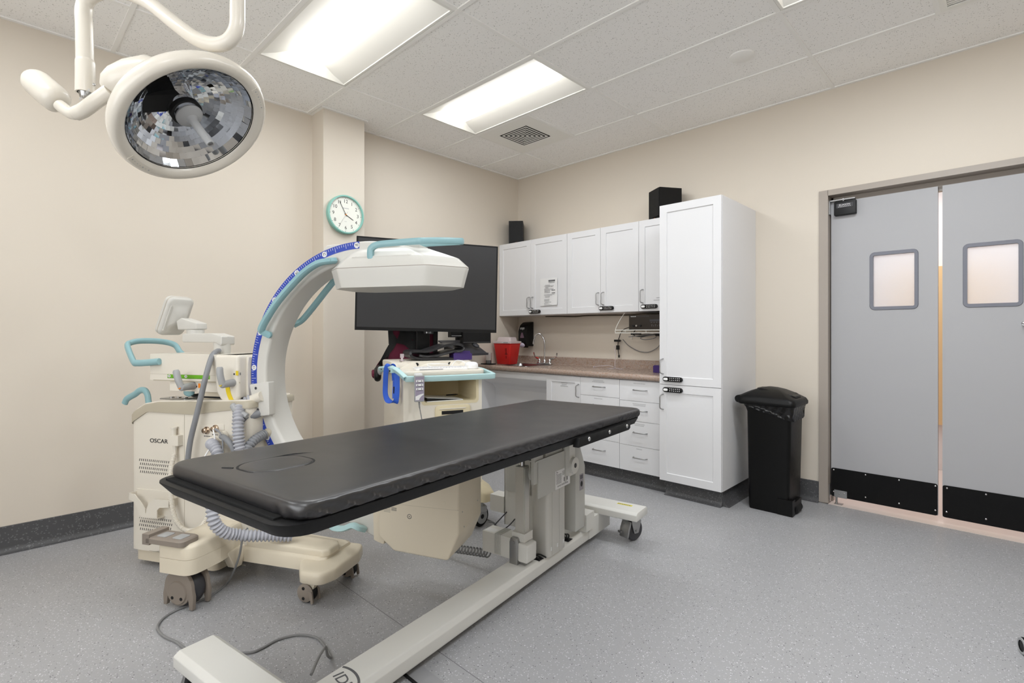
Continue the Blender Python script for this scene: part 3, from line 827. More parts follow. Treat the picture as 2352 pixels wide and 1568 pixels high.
# loudspeakers on top of the wall cabinets
def speaker(label, x, y, rz_, w, d, hgt, dot):
    s = thing('loudspeaker', label, 'loudspeaker', (x, y, ZU1 + .001), rz_, 'loudspeakers on the cabinets')
    MB().box(-w / 2, w / 2, -d / 2, d / 2, 0, hgt, .003).build('cabinet', M_BLACK, s)
    MB().box(-w / 2 + .004, w / 2 - .004, -d / 2 - .010, -d / 2 + .001, .022, hgt - .004, .004).build('grille', M_BLACKM, s)
    lg = MB(); lg.lathe([(.001, 0), (.007, 0), (.007, .002), (.001, .002)], 14, Matrix.Translation((0, -d / 2, .012)) @ Matrix.Rotation(PI / 2, 4, 'X'))
    lg.build('badge', dot, s)
speaker('smaller black loudspeaker on the left end of the wall cabinets', .105, -.135, math.radians(40), .15, .21, .245, mat('copper_badge', rgb(190, 110, 70), .3, .8))
speaker('larger black loudspeaker on the wall cabinets beside the tall cabinet', 1.845, -.145, math.radians(-33), .17, .20, .255, mat('copper_badge_bright', rgb(200, 110, 60), .3, .8))
lead = MB().tube(cr([(.40, -.1, ZU1 + .005), (.44, -.12, ZU1 + .012), (.47, -.09, ZU1 + .005), (.5, -.05, ZU1 + .005), (.55, -.004, ZU1 + .004)], 5), .003, 6).build('speaker_wire', M_WIRE); tag(lead, 'thin pale wire behind the smaller loudspeaker', 'wire')

# wire shelf with the stereo receiver and its leads
ws = thing('wire_shelf', 'white wire shelf hung under the wall cabinets beside the tall cabinet', 'wire shelf', (1.74, -.15, 1.2))
wm = MB()
for x in [-.30 + .0245 * k for k in range(25)]: wm.tube([(x, -.13, .022), (x, .146, .022)], .0016, 6)
for y, z, r in ((-.13, .0235, .0035), (-.13, -.001, .0035), (.146, .022, .003), (0, .018, .003)): wm.tube([(-.30, y, z), (.315, y, z)], r, 8)
wm.tube([(-.30, -.13, .0235), (-.30, -.13, -.001), (-.30, .146, .01)], .003, 6)
for x in (-.2, 0, .2): wm.tube([(x, -.13, .022), (x, -.13, -.001)], .002, 6)
wm.build('shelf_wires', M_WIRE, ws)
hg = MB(); hg.tube(cr([(-.30, -.13, .022), (-.285, -.12, .07), (-.262, -.1, .125), (-.235, -.08, .176)], 5), .0028, 8); hg.tube([(.31, -.13, .022), (.31, -.1, .177)], .0028, 8)
hg.build('hanger', M_WIRE, ws)
br = MB().tube([(-.3, .144, .02), (-.3, .144, -.06)], .004).tube([(.1, .144, .02), (.1, .02, .015), (.1, .144, -.08)], .003).build('wall_bracket', M_WIRE, ws)
rv = thing('stereo_receiver', 'dark stereo receiver on the wire shelf', 'receiver', (1.79, -.16, 1.2262))
MB().box(-.215, .215, -.10, .145, .0, .122, .002).build('casing', M_RECV, rv)
fp = MB().box(-.217, .217, -.112, -.0995, -.001, .124, .002).build('front_panel', M_RECV, rv)
tx = MB(); tx.text('YAMAHA', .0125, frame((-.175, -.1125, .112), (1, 0, 0), (0, 0, 1)), .0003, 'CENTER', 1.05)
tx.build('lettering', M_PAPER, fp)
t2 = MB(); t2.text('NATURAL SOUND STEREO RECEIVER', .0062, frame((-.083, -.1125, .112), (1, 0, 0), (0, 0, 1)), .0003, 'CENTER', 1.05)
t2.build('small_lettering', M_INK, fp)
MB().box(-.02, .10, -.1135, -.111, .068, .086, .0005).build('display', M_DARKGREY, fp)
kb_ = MB()
for k in range(4): kb_.box(-.01 + k * .024, .004 + k * .024, -.1145, -.111, .058, .062)
for k in range(3): kb_.box(-.005 + k * .034, .006 + k * .034, -.1145, -.111, .040, .043)
for k in range(6): kb_.box(-.002 + k * .017, .002 + k * .017, -.1145, -.111, .027, .038)
kb_.build('buttons', M_INK, fp)
kn = MB(); MY = Matrix.Rotation(PI / 2, 4, 'X')
for x in (-.17, -.105): kn.lathe([(.001, .0), (.009, .0), (.0085, .012), (.001, .012)], 16, Matrix.Translation((x, -.111, .034)) @ MY)
kn.build('knob', M_BLACKM, fp)
MB().lathe([(.003, 0), (.0075, 0), (.0075, .013), (.003, .013)], 16, Matrix.Translation((-.14, -.111, .034)) @ MY, False).build('input_jack', M_CHROME, fp)
ad = MB().box(-.05, .03, -.04, .0, -.017, .004, .004).build('power_adapter', M_BLACK, None, (1.62, -.2, 1.2)); tag(ad, 'black power adapter tucked in the wire shelf below the receiver', 'adapter')
c1 = MB()
c1.tube(cr([(1.575, -.2, 1.258), (1.50, -.2, 1.240), (1.44, -.16, 1.222), (1.36, -.07, 1.19), (1.325, -.04, 1.15), (1.313, -.035, 1.12), (1.31, -.035, 1.07), (1.315, -.035, 1.03), (1.325, -.035, .985)], 6), .0036, 8)
c1.box(1.275, 1.330, -.045, -.025, 1.118, 1.138, .004); c1.prism(rpoly([(1.326, 1.117), (1.345, 1.128), (1.326, 1.139)], .002), 'y', -.042, -.028)
c1.box(1.299, 1.322, -.047, -.024, 1.045, 1.085, .006); c1.box(1.318, 1.330, -.042, -.03, .972, .995, .002)
o_ = c1.build('audio_lead', M_CABLE); tag(o_, 'black lead with two plugs dangling down the wall by the wire shelf', 'lead')
c2 = MB()
c2.tube(cr([(1.36, -.03, 1.14), (1.42, -.02, 1.08), (1.52, -.018, 1.035), (1.62, -.018, 1.03), (1.72, -.03, 1.08), (1.76, -.06, 1.15), (1.75, -.1, 1.185)], 6), .0036, 8)
o_ = c2.build('grey_lead', M_CORD); tag(o_, 'grey cable hanging in a wide loop on the wall under the receiver', 'cable')
c3 = MB()
c3.tube(cr([(1.60, -.15, 1.185), (1.66, -.1, 1.19), (1.72, -.08, 1.178), (1.72, -.1, 1.155), (1.64, -.12, 1.140), (1.60, -.13, 1.155), (1.66, -.12, 1.172), (1.75, -.1, 1.182), (1.80, -.08, 1.16), (1.86, -.05, 1.11), (1.94, -.03, 1.05)], 7), .0032, 8)
c3.tube(cr([(1.50, -.16, 1.165), (1.56, -.14, 1.172), (1.66, -.12, 1.182), (1.74, -.1, 1.186)], 6), .004, 8)
o_ = c3.build('coiled_lead', M_CORD); tag(o_, 'tangle of grey and white leads hanging below the receiver', 'cable')
c4 = MB()
c4.tube(cr([(1.575, -.16, 1.232), (1.545, -.15, 1.2), (1.55, -.14, 1.175), (1.60, -.12, 1.168), (1.68, -.11, 1.182), (1.76, -.1, 1.19), (1.84, -.09, 1.17), (1.92, -.08, 1.15), (2.05, -.06, 1.145)], 6), .0042, 8)
c4.box(1.735, 1.80, -.115, -.085, 1.172, 1.19, .004)
o_ = c4.build('power_lead', M_CABLE); tag(o_, 'thick black power lead with an inline plug below the wire shelf', 'lead')
c5 = MB().tube(cr([(.42, -.02, 1.374), (.6, -.02, 1.371), (.8, -.018, 1.364), (.95, -.02, 1.370), (1.2, -.02, 1.368), (1.4, -.02, 1.364), (1.55, -.02, 1.370), (1.7, -.03, 1.369), (2.05, -.04, 1.370)], 6), .006, 8).build('under_cabinet_lead', mat('brown_lead', rgb(78, 70, 56), .5)); tag(c5, 'brown lead clipped along the underside of the wall cabinets', 'lead')
tg = MB()
tg.tube(cr([(1.27, -.03, 1.08), (1.30, -.06, 1.0), (1.335, -.12, .92), (1.37, -.17, .888), (1.42, -.2, .8815), (1.48, -.21, .8815)], 6), .0028, 8)
tg.tube(cr([(1.15, -.18, .886), (1.20, -.15, .895), (1.28, -.13, .9), (1.34, -.15, .889), (1.38, -.19, .8815), (1.34, -.22, .8815), (1.30, -.2, .8815)], 6), .0028, 8)
tg.box(1.139, 1.156, -.188, -.174, .880, .891, .003)
o_ = tg.build('clear_tubing', M_CLEAR); tag(o_, 'thin clear plastic tubing lying on the worktop near the wall', 'tubing')
pb = MB().box(-.04, .09, -.05, .05, 0, .055, .012, 3).box(-.035, .08, -.045, .045, .053, .060, .003).build('wipes_box', M_PURPLE, None, (1.90, -.33, .8797)); tag(pb, 'dark purple packet on the worktop against the tall cabinet', 'packet')
# ------------------------------------------------------------------ waste bin
bn = thing('waste_bin', 'tall slim black waste bin with a domed swing lid beside the tall cabinet', 'bin', (2.757, -.335, 0))
b = MB()
def rb(x0, x1, y0, y1, r, z): return [(x, y, z) for x, y in rrect(x0, x1, y0, y1, r, 5)]
b.loft([rb(-.122, .118, -.135, .125, .02, .004), rb(-.125, .122, -.138, .128, .022, .0), rb(-.128, .126, -.139, .130, .022, .02), rb(-.138, .140, -.148, .142, .03, .66), rb(-.150, .152, -.156, .150, .03, .70), rb(-.150, .152, -.156, .150, .03, .715)])
b.build('body', M_BIN, bn)
MB().box(.06, .152, -.146, -.09, .002, .105, .012).box(.122, .150, -.09, .06, .0, .085, .01).build('wheel_housing', M_BIN, bn)
MB().cyl((.134, -.07, .030), (.134, .04, .030), .030, 18).build('wheel', M_BLACKM, bn)
l = MB()
def lidring(k, z0, zt, inx):
    return None
NX, NY = 14, 8
x0, x1, y0, y1 = -.195, .172, -.172, .166
rings = [rb(x0 + .012, x1 - .004, y0 + .006, y1 - .006, .03, .712), rb(x0, x1, y0, y1, .035, .718), rb(x0, x1, y0, y1, .035, .736)]
def dome(x, y):
    u = (x - x0) / (x1 - x0); w = (y - y0) / (y1 - y0)
    return .736 + .092 * (max(0, math.sin(PI * min(1, max(0, u * .86 + .10)))) ** .75) * (max(0, math.sin(PI * w)) ** .35)
for k in (.94, .88, .78, .62, .40, .15):
    cx, cy = (x0 + x1) / 2, (y0 + y1) / 2
    r_ = []
    for x, y, _ in rb(x0, x1, y0, y1, .035, 0):
        xx, yy = cx + (x - cx) * k, cy + (y - cy) * k
        r_.append((xx, yy, dome(xx, yy)))
    rings.append(r_)
l.loft(rings)
lid = l.build('lid', M_BIN, bn, smooth=50)
MB().tube([(-.188, -.150, .742), (-.188, .145, .742)], .026, 16).build('hinge_bar', M_BIN, lid)
fl = MB(); fl.loft([[(x, y, dome(x, y) - .004) for x, y in rrect(-.10 + d_, .150 - d_, -.085 + d_, .08 - d_, .03, 4)] for d_ in (0.0,)] + [[(x, y, dome(x, y) + .0028) for x, y in rrect(-.095, .145, -.08, .075, .03, 4)]])
fl.build('flap', M_BIN, lid)
bg = MB(); rnd = random.Random(11)
ringsb = []
per = rrect(-.155, .158, -.161, .155, .03, 6)
# resample the rim densely
def resample(poly, n):
    P = [Vector(p) for p in poly] + [Vector(poly[0])]
    L = [0]
    for a, c in zip(P, P[1:]): L.append(L[-1] + (c - a).length)
    out = []; j = 0
    for i in range(n):
        t = L[-1] * i / n
        while L[j + 1] < t: j += 1
        f = (t - L[j]) / max(L[j + 1] - L[j], 1e-9)
        out.append(P[j].lerp(P[j + 1], f))
    return out
pts = resample(per, 160)
for k in range(9):
    t = k / 8; r_ = []
    for i, p in enumerate(pts):
        fx = (p.x + .155) / .313
        low = .694 - .075 * max(0, fx) ** 1.2 if p.y < .1 else .68
        z = .717 * (1 - t) + low * t
        n = p.normalized()
        wr = .0025 * math.sin(i * .9 + k * .8) + .0025 * math.sin(i * .37 - k * 1.9) + rnd.uniform(-.0008, .0008)
        q = p * (1 - .035 * t) + n * (wr * (0.3 + t) + .002)
        r_.append((q.x, q.y, z))
    ringsb.append(r_)
bg.loft(ringsb, caps=False)
o_ = bg.build('bin_liner', M_GLOSSBLK, None, (2.757, -.335, 0)); tag(o_, 'shiny black bin liner folded over the rim of the waste bin', 'bin liner')

# ------------------------------------------------------------------ imaging table
TH = math.radians(9.3)
TS0, TT0 = 1.84, -2.5
_T = Vector((-math.sin(TH), math.cos(TH), 0)); _S = Vector((math.cos(TH), math.sin(TH), 0))
tb = thing('imaging_table', 'long black-padded imaging table on a white wheeled base in the foreground', 'table', tuple(_S * TS0 + _T * TT0), TH)
def X(s): return s - TS0
def Y(t): return t - TT0
b = MB()
pr2 = rpoly([(X(1.765), .03), (X(1.905), .03), (X(1.905), .078), (X(1.892), .098), (X(1.778), .098), (X(1.765), .078)], .008)
b.prism(pr2, 'y', Y(-3.99), Y(-2.05))
b.box(X(1.775), X(1.895), Y(-3.985), Y(-3.87), .09, .16, .005); b.box(X(1.85), X(1.915), Y(-2.10), Y(-1.83), .04, .15, .004); b.box(X(1.79), X(1.86), Y(-2.06), Y(-1.85), .04, .15, .004)
b.build('base_beam', M_TABLE, tb)
def foot(t0, t1, s0, s1):
    f = MB()
    f.prism(rpoly([(Y(t0), .146), (Y(t1), .146), (Y(t1), .182), (Y(t1) - .018, .194), (Y(t0) + .018, .194), (Y(t0), .182)], .007), 'x', X(s0), X(s1), .004)
    return f.build('foot', M_TABLE, tb)
f1 = foot(-3.998, -3.862, 1.415, 2.20); f2 = foot(-1.985, -1.815, 1.405, 2.145)
MB().box(X(1.985), X(2.075), Y(-1.885), Y(-1.865), .1942, .1948).build('warning_label', M_YLABEL, f2)
yl = MB()
for k in range(7): yl.box(X(1.99) + k * .011, X(1.998) + k * .011, Y(-1.879), Y(-1.871), .1947, .1951)
yl.build('label_print', M_INK, f2, smooth=0)
def caster(s, t, rz, parent):
    R_ = Matrix.Translation((X(s), Y(t), 0)) @ Matrix.Rotation(rz, 4, 'Z')
    w = MB(); MYr = Matrix.Rotation(PI / 2, 4, 'X')
    w.lathe([(.030, -.015), (.056, -.016), (.062, -.010), (.063, 0), (.062, .010), (.056, .016), (.030, .015)], 32, R_ @ Matrix.Translation((.02, 0, .063)) @ MYr)
    c = w.build('caster', M_DARKGREY, parent)
    fk = MB()
    for sg in (-1, 1):
        fk.prism(rpoly([(-.018, .140), (.045, .140), (.062, .11), (.04, .045), (.006, .045), (-.012, .1)], .01), 'y', sg * .021 - .0018, sg * .021 + .0018, M=R_)
    fk.box(-.025, .05, -.023, .023, .130, .1465, .002, M=R_)
    fk.cyl((.02, -.030, .063), (.02, .030, .063), .0065, 10, M=R_)
    fk.build('fork', M_STEEL, c)
    br = MB()
    br.prism(rpoly([(-.062, .035), (-.055, .033), (-.030, .120), (-.036, .126), (-.055, .085)], .003), 'y', -.034, .030, .001, M=R_)
    br.box(-.07, -.035, .012, .034, .055, .068, .002, M=R_)
    br.build('brake_pedal', M_STEEL, c)
    return c
caster(2.075, -1.895, 1.2, tb); caster(1.46, -1.90, .4, tb); caster(1.46, -3.93, .3, tb); caster(2.13, -3.93, -.4, tb)
lg = MB(); M_ = frame((X(1.835), Y(-3.685), .0984), (.97, -.24, 0), (.24, .97, 0))
lg.text('IDI', .052, M_, .0003, font_w=1.25)
lg.sweep([M_ @ Vector((.075 * math.cos(a), .045 * math.sin(a), .0002)) for a in [math.radians(q) for q in range(-10, 150, 8)]], [(-.004, -.0003), (.004, -.0003), (.004, .0003), (-.004, .0003)])
lg.build('logo', M_INK, tb)

col = MB()
col.prism(rpoly([(X(1.818), Y(-2.555)), (X(1.918), Y(-2.555)), (X(1.918), Y(-2.381)), (X(1.818), Y(-2.381))], .02, 3), 'z', .097, .60)
for q in range(2): col.box(X(1.918), X(1.9195), Y(-2.52) + q * .07, Y(-2.515) + q * .07, .1, .55)
c_ = col.build('column', M_ALU, tb)
cs = MB()
for (s_, t_) in ((1.9185, -2.53), (1.9185, -2.47), (1.9185, -2.41)): cs.box(X(s_), X(s_) + .002, Y(t_) - .004, Y(t_) + .004, .125, .142)
cs.box(X(1.84), X(1.848), Y(-2.557), Y(-2.554), .12, .135)
cs.build('slot_plug', M_PAPER, c_, smooth=0)
# lift actuator in front of the column
ac = MB(); ac.box(X(1.808), X(1.856), Y(-2.68), Y(-2.632), .24, .556, .006); ac.box(X(1.856), X(1.859), Y(-2.672), Y(-2.64), .24, .55, .001)
ac = ac.build('actuator', M_ALU, tb)
MB().cyl((X(1.832), Y(-2.656), .55), (X(1.832), Y(-2.656), .71), .013, 18).build('piston_rod', M_CHROME, ac)
MB().box(X(1.796), X(1.868), Y(-2.692), Y(-2.62), .205, .245, .008, 3).build('collar', M_TABLE, ac)
MB().box(X(1.625), X(1.80), Y(-2.70), Y(-2.615), .115, .215, .022, 4).build('motor', M_TABLE, ac)
ribs = MB()
for k in range(5): ribs.box(X(1.70) + k * .008, X(1.7035) + k * .008, Y(-2.7025), Y(-2.6125), .120, .2175, .001)
ribs.build('motor_ribs', M_TABGREY, ac)
MB().prism(rpoly([(X(1.792), .09), (X(1.838), .09), (X(1.842), .20), (X(1.838), .225), (X(1.80), .225), (X(1.792), .20)], .012), 'y', Y(-2.708), Y(-2.615), .003).cyl((X(1.815), Y(-2.712), .2), (X(1.815), Y(-2.61), .2), .010, 14).build('clevis', M_STEEL, ac)
MB().prism(rpoly([(X(1.838), .115), (X(1.893), .115), (X(1.895), .20), (X(1.838), .205)], .01), 'y', Y(-2.705), Y(-2.625), .006, 3).build('gear_cover', M_TABLE, ac)
MB().box(X(1.63), X(1.69), Y(-2.69), Y(-2.65), .2152, .2158).build('motor_label', M_PAPER, ac)
MB().box(X(1.81), X(1.87), Y(-2.69), Y(-2.63), .096, .115, .004).build('mount', M_STEEL, ac)
# right actuator housing and its motor box
rh = MB(); rh.prism(rpoly([(Y(-2.278), .136), (Y(-2.168), .136), (Y(-2.168), .47), (Y(-2.225), .585), (Y(-2.278), .585)], .004), 'x', X(1.835), X(1.92), .003)
rh = rh.build('side_housing', M_TABGREY, tb)
MB().box(X(1.9201), X(1.9208), Y(-2.232), Y(-2.188), .345, .432).build('grey_label', mat('mauve_grey_label', rgb(150, 146, 152), .5), rh)
gl = MB()
for k in range(3): gl.box(X(1.9206), X(1.9212), Y(-2.226), Y(-2.195), .421 - k * .007, .4245 - k * .007)
gl.prism([(Y(-2.21) + .012 * math.cos(a), .378 + .015 * math.sin(a)) for a in [2 * PI * q / 18 for q in range(18)]], 'x', X(1.9204), X(1.9210))
gl.build('label_print', M_INKBLK, rh, smooth=0)
MB().box(X(1.84), X(1.925), Y(-2.16), Y(-2.062), .098, .192, .008, 3).build('motor_box', M_TABLE, tb)
MB().box(X(1.86), X(1.905), Y(-2.33), Y(-2.28), .098, .0986).build('cable_hole', M_BLACKM, tb)
for k in range(4): cb = MB(); cb.tube(cr([(X(1.85 + k * .012), Y(-2.36), .14), (X(1.86 + k * .012), Y(-2.33 + k * .006), .13), (X(1.87 + k * .008), Y(-2.31), .1)], 4), .004, 8); cb.build('wiring', M_CABLE, tb)
for k in range(3): cb = MB(); cb.tube(cr([(X(1.9 + k * .004), Y(-2.60 + k * .02), .1), (X(1.87), Y(-2.60 + k * .02), .106), (X(1.84), Y(-2.61 + k * .02), .1)], 4), .0035, 8); cb.build('wiring', M_CABLE, tb)
MB().box(X(1.86), X(1.90), Y(-2.61), Y(-2.575), .0978, .0984).build('cable_hole', M_BLACKM, tb)
# left sheet-metal side and left motor
MB().box(X(1.545), X(1.76), Y(-2.405), Y(-2.398), .14, .56, .001).box(X(1.545), X(1.552), Y(-2.405), Y(-2.25), .14, .56, .001).build('left_panel', M_TABLE, tb)
MB().box(X(1.56), X(1.72), Y(-2.412), Y(-2.405), .33, .60, .001).build('bracket_plate', M_TABGREY, tb)
MB().box(X(1.45), X(1.545), Y(-2.41), Y(-2.33), .20, .29, .012, 3).build('motor_box', M_TABLE, tb)
# tilting head plates below the top
sf = MB()
sf.box(X(1.945), X(1.951), Y(-2.70), Y(-2.395), .43, .607, .001); sf.box(X(1.945), X(1.953), Y(-2.455), Y(-2.435), .45, .70, .001)
sf.box(X(1.70), X(1.95), Y(-2.72), Y(-2.64), .60, .606); sf.box(X(1.93), X(1.945), Y(-2.73), Y(-2.65), .5, .7, .002)
sf.box(X(1.72), X(1.78), Y(-2.70), Y(-2.25), .56, .715, .003); sf.box(X(1.86), X(1.94), Y(-2.62), Y(-2.24), .595, .715, .003)
sf.build('head_plate', M_TABGREY, tb)
vb = MB().box(X(1.952), X(1.975), Y(-2.445), Y(-2.385), .48, .715, .003).build('pivot_arm', M_TABLE, tb)
MB().cyl((X(1.974), Y(-2.412), .53), (X(1.990), Y(-2.412), .53), .040, 28).build('pivot_disc', M_TABLE, vb)
MB().cyl((X(1.9895), Y(-2.412), .53), (X(1.9915), Y(-2.412), .53), .012, 16).build('pivot_bolt', M_DARKGREY, vb)
MB().cyl((X(1.90), Y(-2.675), .535), (X(1.925), Y(-2.675), .535), .032, 22).build('eyelet', M_TABGREY, tb)
MB().cyl((X(1.9245), Y(-2.675), .535), (X(1.9262), Y(-2.675), .535), .017, 18).build('eyelet_pin', M_BLACKM, tb)
pl = MB().box(X(1.9512), X(1.9518), Y(-2.545), Y(-2.40), .432, .522).build('rating_label', M_PAPER, tb)
pp = MB(); MP = frame((X(1.9520), Y(-2.4735), .444), (0, 1, 0), (0, 0, 1))
pp.text('! DO NOT EXCEED 500 LBS.', .0125, MP, .0002, font_w=.72)
for k in range(9):
    pp.box(X(1.9517), X(1.9521), Y(-2.537), Y(-2.486), .500 - k * .0055, .502 - k * .0055)
    if k < 4: pp.box(X(1.9517), X(1.9521), Y(-2.478), Y(-2.41), .507 - k * .0055, .509 - k * .0055)
for k in range(3): pp.prism([(Y(-2.53) + .006 * math.cos(a + k * 2.1) + .003 * math.cos(q), .512 + .005 * math.sin(a + k * 2.1) + .003 * math.sin(q)) for a in (0,) for q in [2 * PI * w / 8 for w in range(8)]], 'x', X(1.9517), X(1.9521))
pp.box(X(1.9517), X(1.9521), Y(-2.462), Y(-2.452), .456, .476); pp.box(X(1.9517), X(1.9521), Y(-2.436), Y(-2.424), .456, .476)
pp.build('label_print', M_INK, tb, smooth=0)

# the tilting top: tray, pad, rail (tilted slightly down towards the far end)
MT_ = Matrix.Translation((0, Y(-3.57), .815)) @ Matrix.Rotation(-.0146, 4, 'X') @ Matrix.Translation((0, -Y(-3.57), -.815))
def rt(s0, s1, t0, t1, r, z, n=6): return [(x, y, z) for x, y in rrect(X(s0), X(s1), Y(t0), Y(t1), r, n)]
ty = MB()
ty.loft([rt(1.580, 2.176, -4.072, -2.085, .06, .739), rt(1.572, 2.190, -4.082, -2.075, .065, .741), rt(1.532, 2.200, -4.100, -2.050, .07, .768), rt(1.532, 2.200, -4.100, -2.050, .07, .772), rt(1.537, 2.195, -4.095, -2.055, .066, .7735)], M=MT_)
ty.build('tray', M_TRAY, tb)
vc = MB(); vc.box(X(1.585), X(2.13), Y(-4.082), Y(-4.05), .773, .778, .002, M=MT_); vc.build('hook_tape', M_VELCRO, tb)
ra = MB(); ra.prism(rpoly([(Y(-2.81), .730), (Y(-2.27), .730), (Y(-2.25), .737), (Y(-2.25), .768), (Y(-2.80), .768)], .003), 'x', X(2.188), X(2.216), .002, M=MT_)
ra = ra.build('side_rail', M_TRAY, tb)
bo = MB()
for t_ in (-2.715, -2.505, -2.298): bo.ball((X(2.217), Y(t_), .753), .006, .010, .010, 14, M=MT_)
bo.build('rail_bolt', M_CHROME, ra)

pd = MB()
N = 900
base = resample(rrect(X(1.540), X(2.205), Y(-4.065), Y(-2.045), .055, 8), N)
cx, cy = X(1.8725), Y(-3.055)
def inset(p, d):
    q = Vector((p.x, p.y))
    lx, ly = .3325 - d, 1.01 - d
    q.x = cx + (p.x - cx) * lx / .3325; q.y = cy + (p.y - cy) * ly / 1.01
    return q
def wrinkle(p, k):
    """diagonal pleats pulled into the long near side of the cover and at the foot corner"""
    zr = (k - 1) / 5.0                                  # 0 at the bottom of the side, 1 at its top
    if p.x > X(2.195):
        y = p.y - Y(-4.0)
        e = max(0, 1 - zr ** 3) * min(1, .3 + zr * 2)
        if y < 1.45:
            ph = (y + .10 * zr) * 76 + 1.1 * math.sin(y * 7)
            amp = .0075 * (1 - .6 * min(1, max(0, y - .5)))
        else:
            ph = (y - .05 * zr) * 150; amp = .0035 if y > 1.62 else .0006
        return -amp * e * (1 - max(0, math.sin(ph)) ** 2)
    if p.y < Y(-4.05) and p.x > X(2.1): return .003 * math.sin(p.x * 130 + zr * 3) * (1 - zr)
    return 0.0
lev = [(.022, .7740), (.005, .7755), (.001, .782), (0, .789), (0, .796), (.0005, .803), (.003, .8095), (.0075, .8135), (.014, .8150), (.035, .8155), (.10, .8152), (.2, .8150), (.31, .8150)]
rings = []
for k, (d, z) in enumerate(lev):
    f = 1.0 if 1 <= k <= 6 else (.5 if k in (0, 7) else 0)
    r_ = []
    for p in base:
        q = inset(p, d)
        n = Vector((1, 0)) if p.x > X(2.19) else (q - Vector((cx, cy))).normalized()
        q = q + n * wrinkle(p, k) * f
        zz = z + (.0015 * math.sin(q.y * 3.1) * math.sin(q.x * 9 + 1) if k > 9 else 0)
        r_.append((q.x, q.y, zz))
    rings.append(r_)
pd.loft(rings, M=MT_)
pad = pd.build('mattress', M_PAD, tb, smooth=60)
sp2 = rrect(X(1.738), X(1.898), Y(-3.988), Y(-3.795), .066, 10)
gr = MB(); gr.sweep([MT_ @ Vector((x, y, .8155)) for x, y in sp2 + sp2[:2]], [(.0030, -.001), (.0030, .0008), (-.0030, .0008), (-.0030, -.001)], cap=False)
gr.build('insert_seam', M_BLACKM, pad)
ins = MB(); c0 = Vector((X(1.818), Y(-3.8915)))
def sc(k, z): return [((x - c0.x) * k + c0.x, (y - c0.y) * k + c0.y, z) for x, y in sp2]
ins.loft([sc(.965, .8148), sc(.955, .8168), sc(.93, .8178), sc(.7, .8182), sc(.3, .8182)], M=MT_)
ins.build('head_insert', M_PAD, pad, smooth=60)
pk = MB()
for pts_ in ([(1.742, -3.87, 0), (1.738, -3.82, 0), (1.740, -3.79, 0), (1.750, -3.765, 0), (1.768, -3.74, 0)], [(1.770, -3.990, 0), (1.758, -3.996, 0), (1.742, -4.006, 0)]):
    pk.tube([MT_ @ Vector((X(a), Y(t_), .8148)) for a, t_, _ in pts_], [.0034, .0034, .0030, .0018, .0006][:len(pts_)], 6)
pk.build('insert_pucker', M_BLACKM, pad)

# coiled motor lead and thin leads on the floor behind the table
hx = MB(); turns = 16
ptsx = []
A_ = _S * 1.632 + _T * -2.655 + Vector((0, 0, .085)); B_ = _S * 1.30 + _T * -2.66 + Vector((0, 0, .045))
ax = (B_ - A_).normalized(); e1 = Vector((0, 0, 1)); e2 = ax.cross(e1)
for i in range(turns * 12 + 1):
    f = i / (turns * 12); a = 2 * PI * turns * f
    ptsx.append(A_.lerp(B_, f) + e1 * (.019 * math.cos(a)) + e2 * (.019 * math.sin(a)))
hx.tube(ptsx, .0042, 6)
o_ = hx.build('spiral_cable', M_CORD); tag(o_, 'grey coiled cord running from the table motor towards the beige tube housing', 'cord')
o_ = MB().tube(cr([(1.47, -1.86, .03), (1.50, -1.885, .006), (1.58, -1.895, .004), (1.66, -1.93, .004), (1.73, -1.99, .006), (1.80, -2.09, .05), (1.852, -2.14, .13), (1.90, -2.24, .18)], 6), .0045, 8).build('motor_cable', M_CORD); tag(o_, 'grey cable on the floor between the cart caster and the table motors', 'cable')
o_ = MB().tube(cr([(1.93, -2.12, .21), (1.90, -2.16, .16), (1.91, -2.22, .14), (1.95, -2.29, .17)], 5), .0032, 8).tube(cr([(1.99, -2.09, .2), (1.97, -2.15, .15), (1.96, -2.2, .14), (1.97, -2.26, .18)], 5), .0032, 8).build('thin_leads', M_DARKGREY); tag(o_, 'pair of thin dark leads hanging behind the table motor', 'lead')

cd = MB().tube(cr([(1.335, -3.262, .272), (1.351, -3.282, .255), (1.354, -3.293, .219), (1.360, -3.303, .174), (1.352, -3.316, .121), (1.300, -3.322, .05), (1.262, -3.330, .010), (1.285, -3.360, .0045), (1.320, -3.410, .0045), (1.340, -3.470, .0045), (1.352, -3.548, .0045), (1.378, -3.599, .0045), (1.422, -3.631, .0045), (1.471, -3.643, .0045), (1.545, -3.636, .0045), (1.618, -3.613, .0045), (1.698, -3.596, .0045), (1.80, -3.53, .0045), (1.888, -3.443, .0045), (1.896, -3.40, .0045), (1.884, -3.331, .0045), (1.912, -3.263, .0045), (1.980, -3.224, .0045), (2.060, -3.228, .0045), (2.135, -3.243, .006), (2.175, -3.275, .045), (2.207, -3.297, .097), (2.225, -3.315, .1035), (2.262, -3.352, .1035), (2.32, -3.40, .1035)], 8), .0048, 8).build('pedal_cord', M_CORD)
tag(cd, 'thin grey cord looping over the floor around the big taupe caster', 'cord')
fpz = MB(); fpz.box(2.385, 2.72, -3.100, -3.035, .0, .0035, .001); o_ = fpz.build('floor_plate', M_FLOORPLATE); tag(o_, 'smooth grey plate on the floor beside the table beam at the bottom edge', 'floor plate')
MB().box(2.385, 2.72, -3.110, -3.1005, .0, .005, .001).build('edge_strip', M_BLACKM, o_)

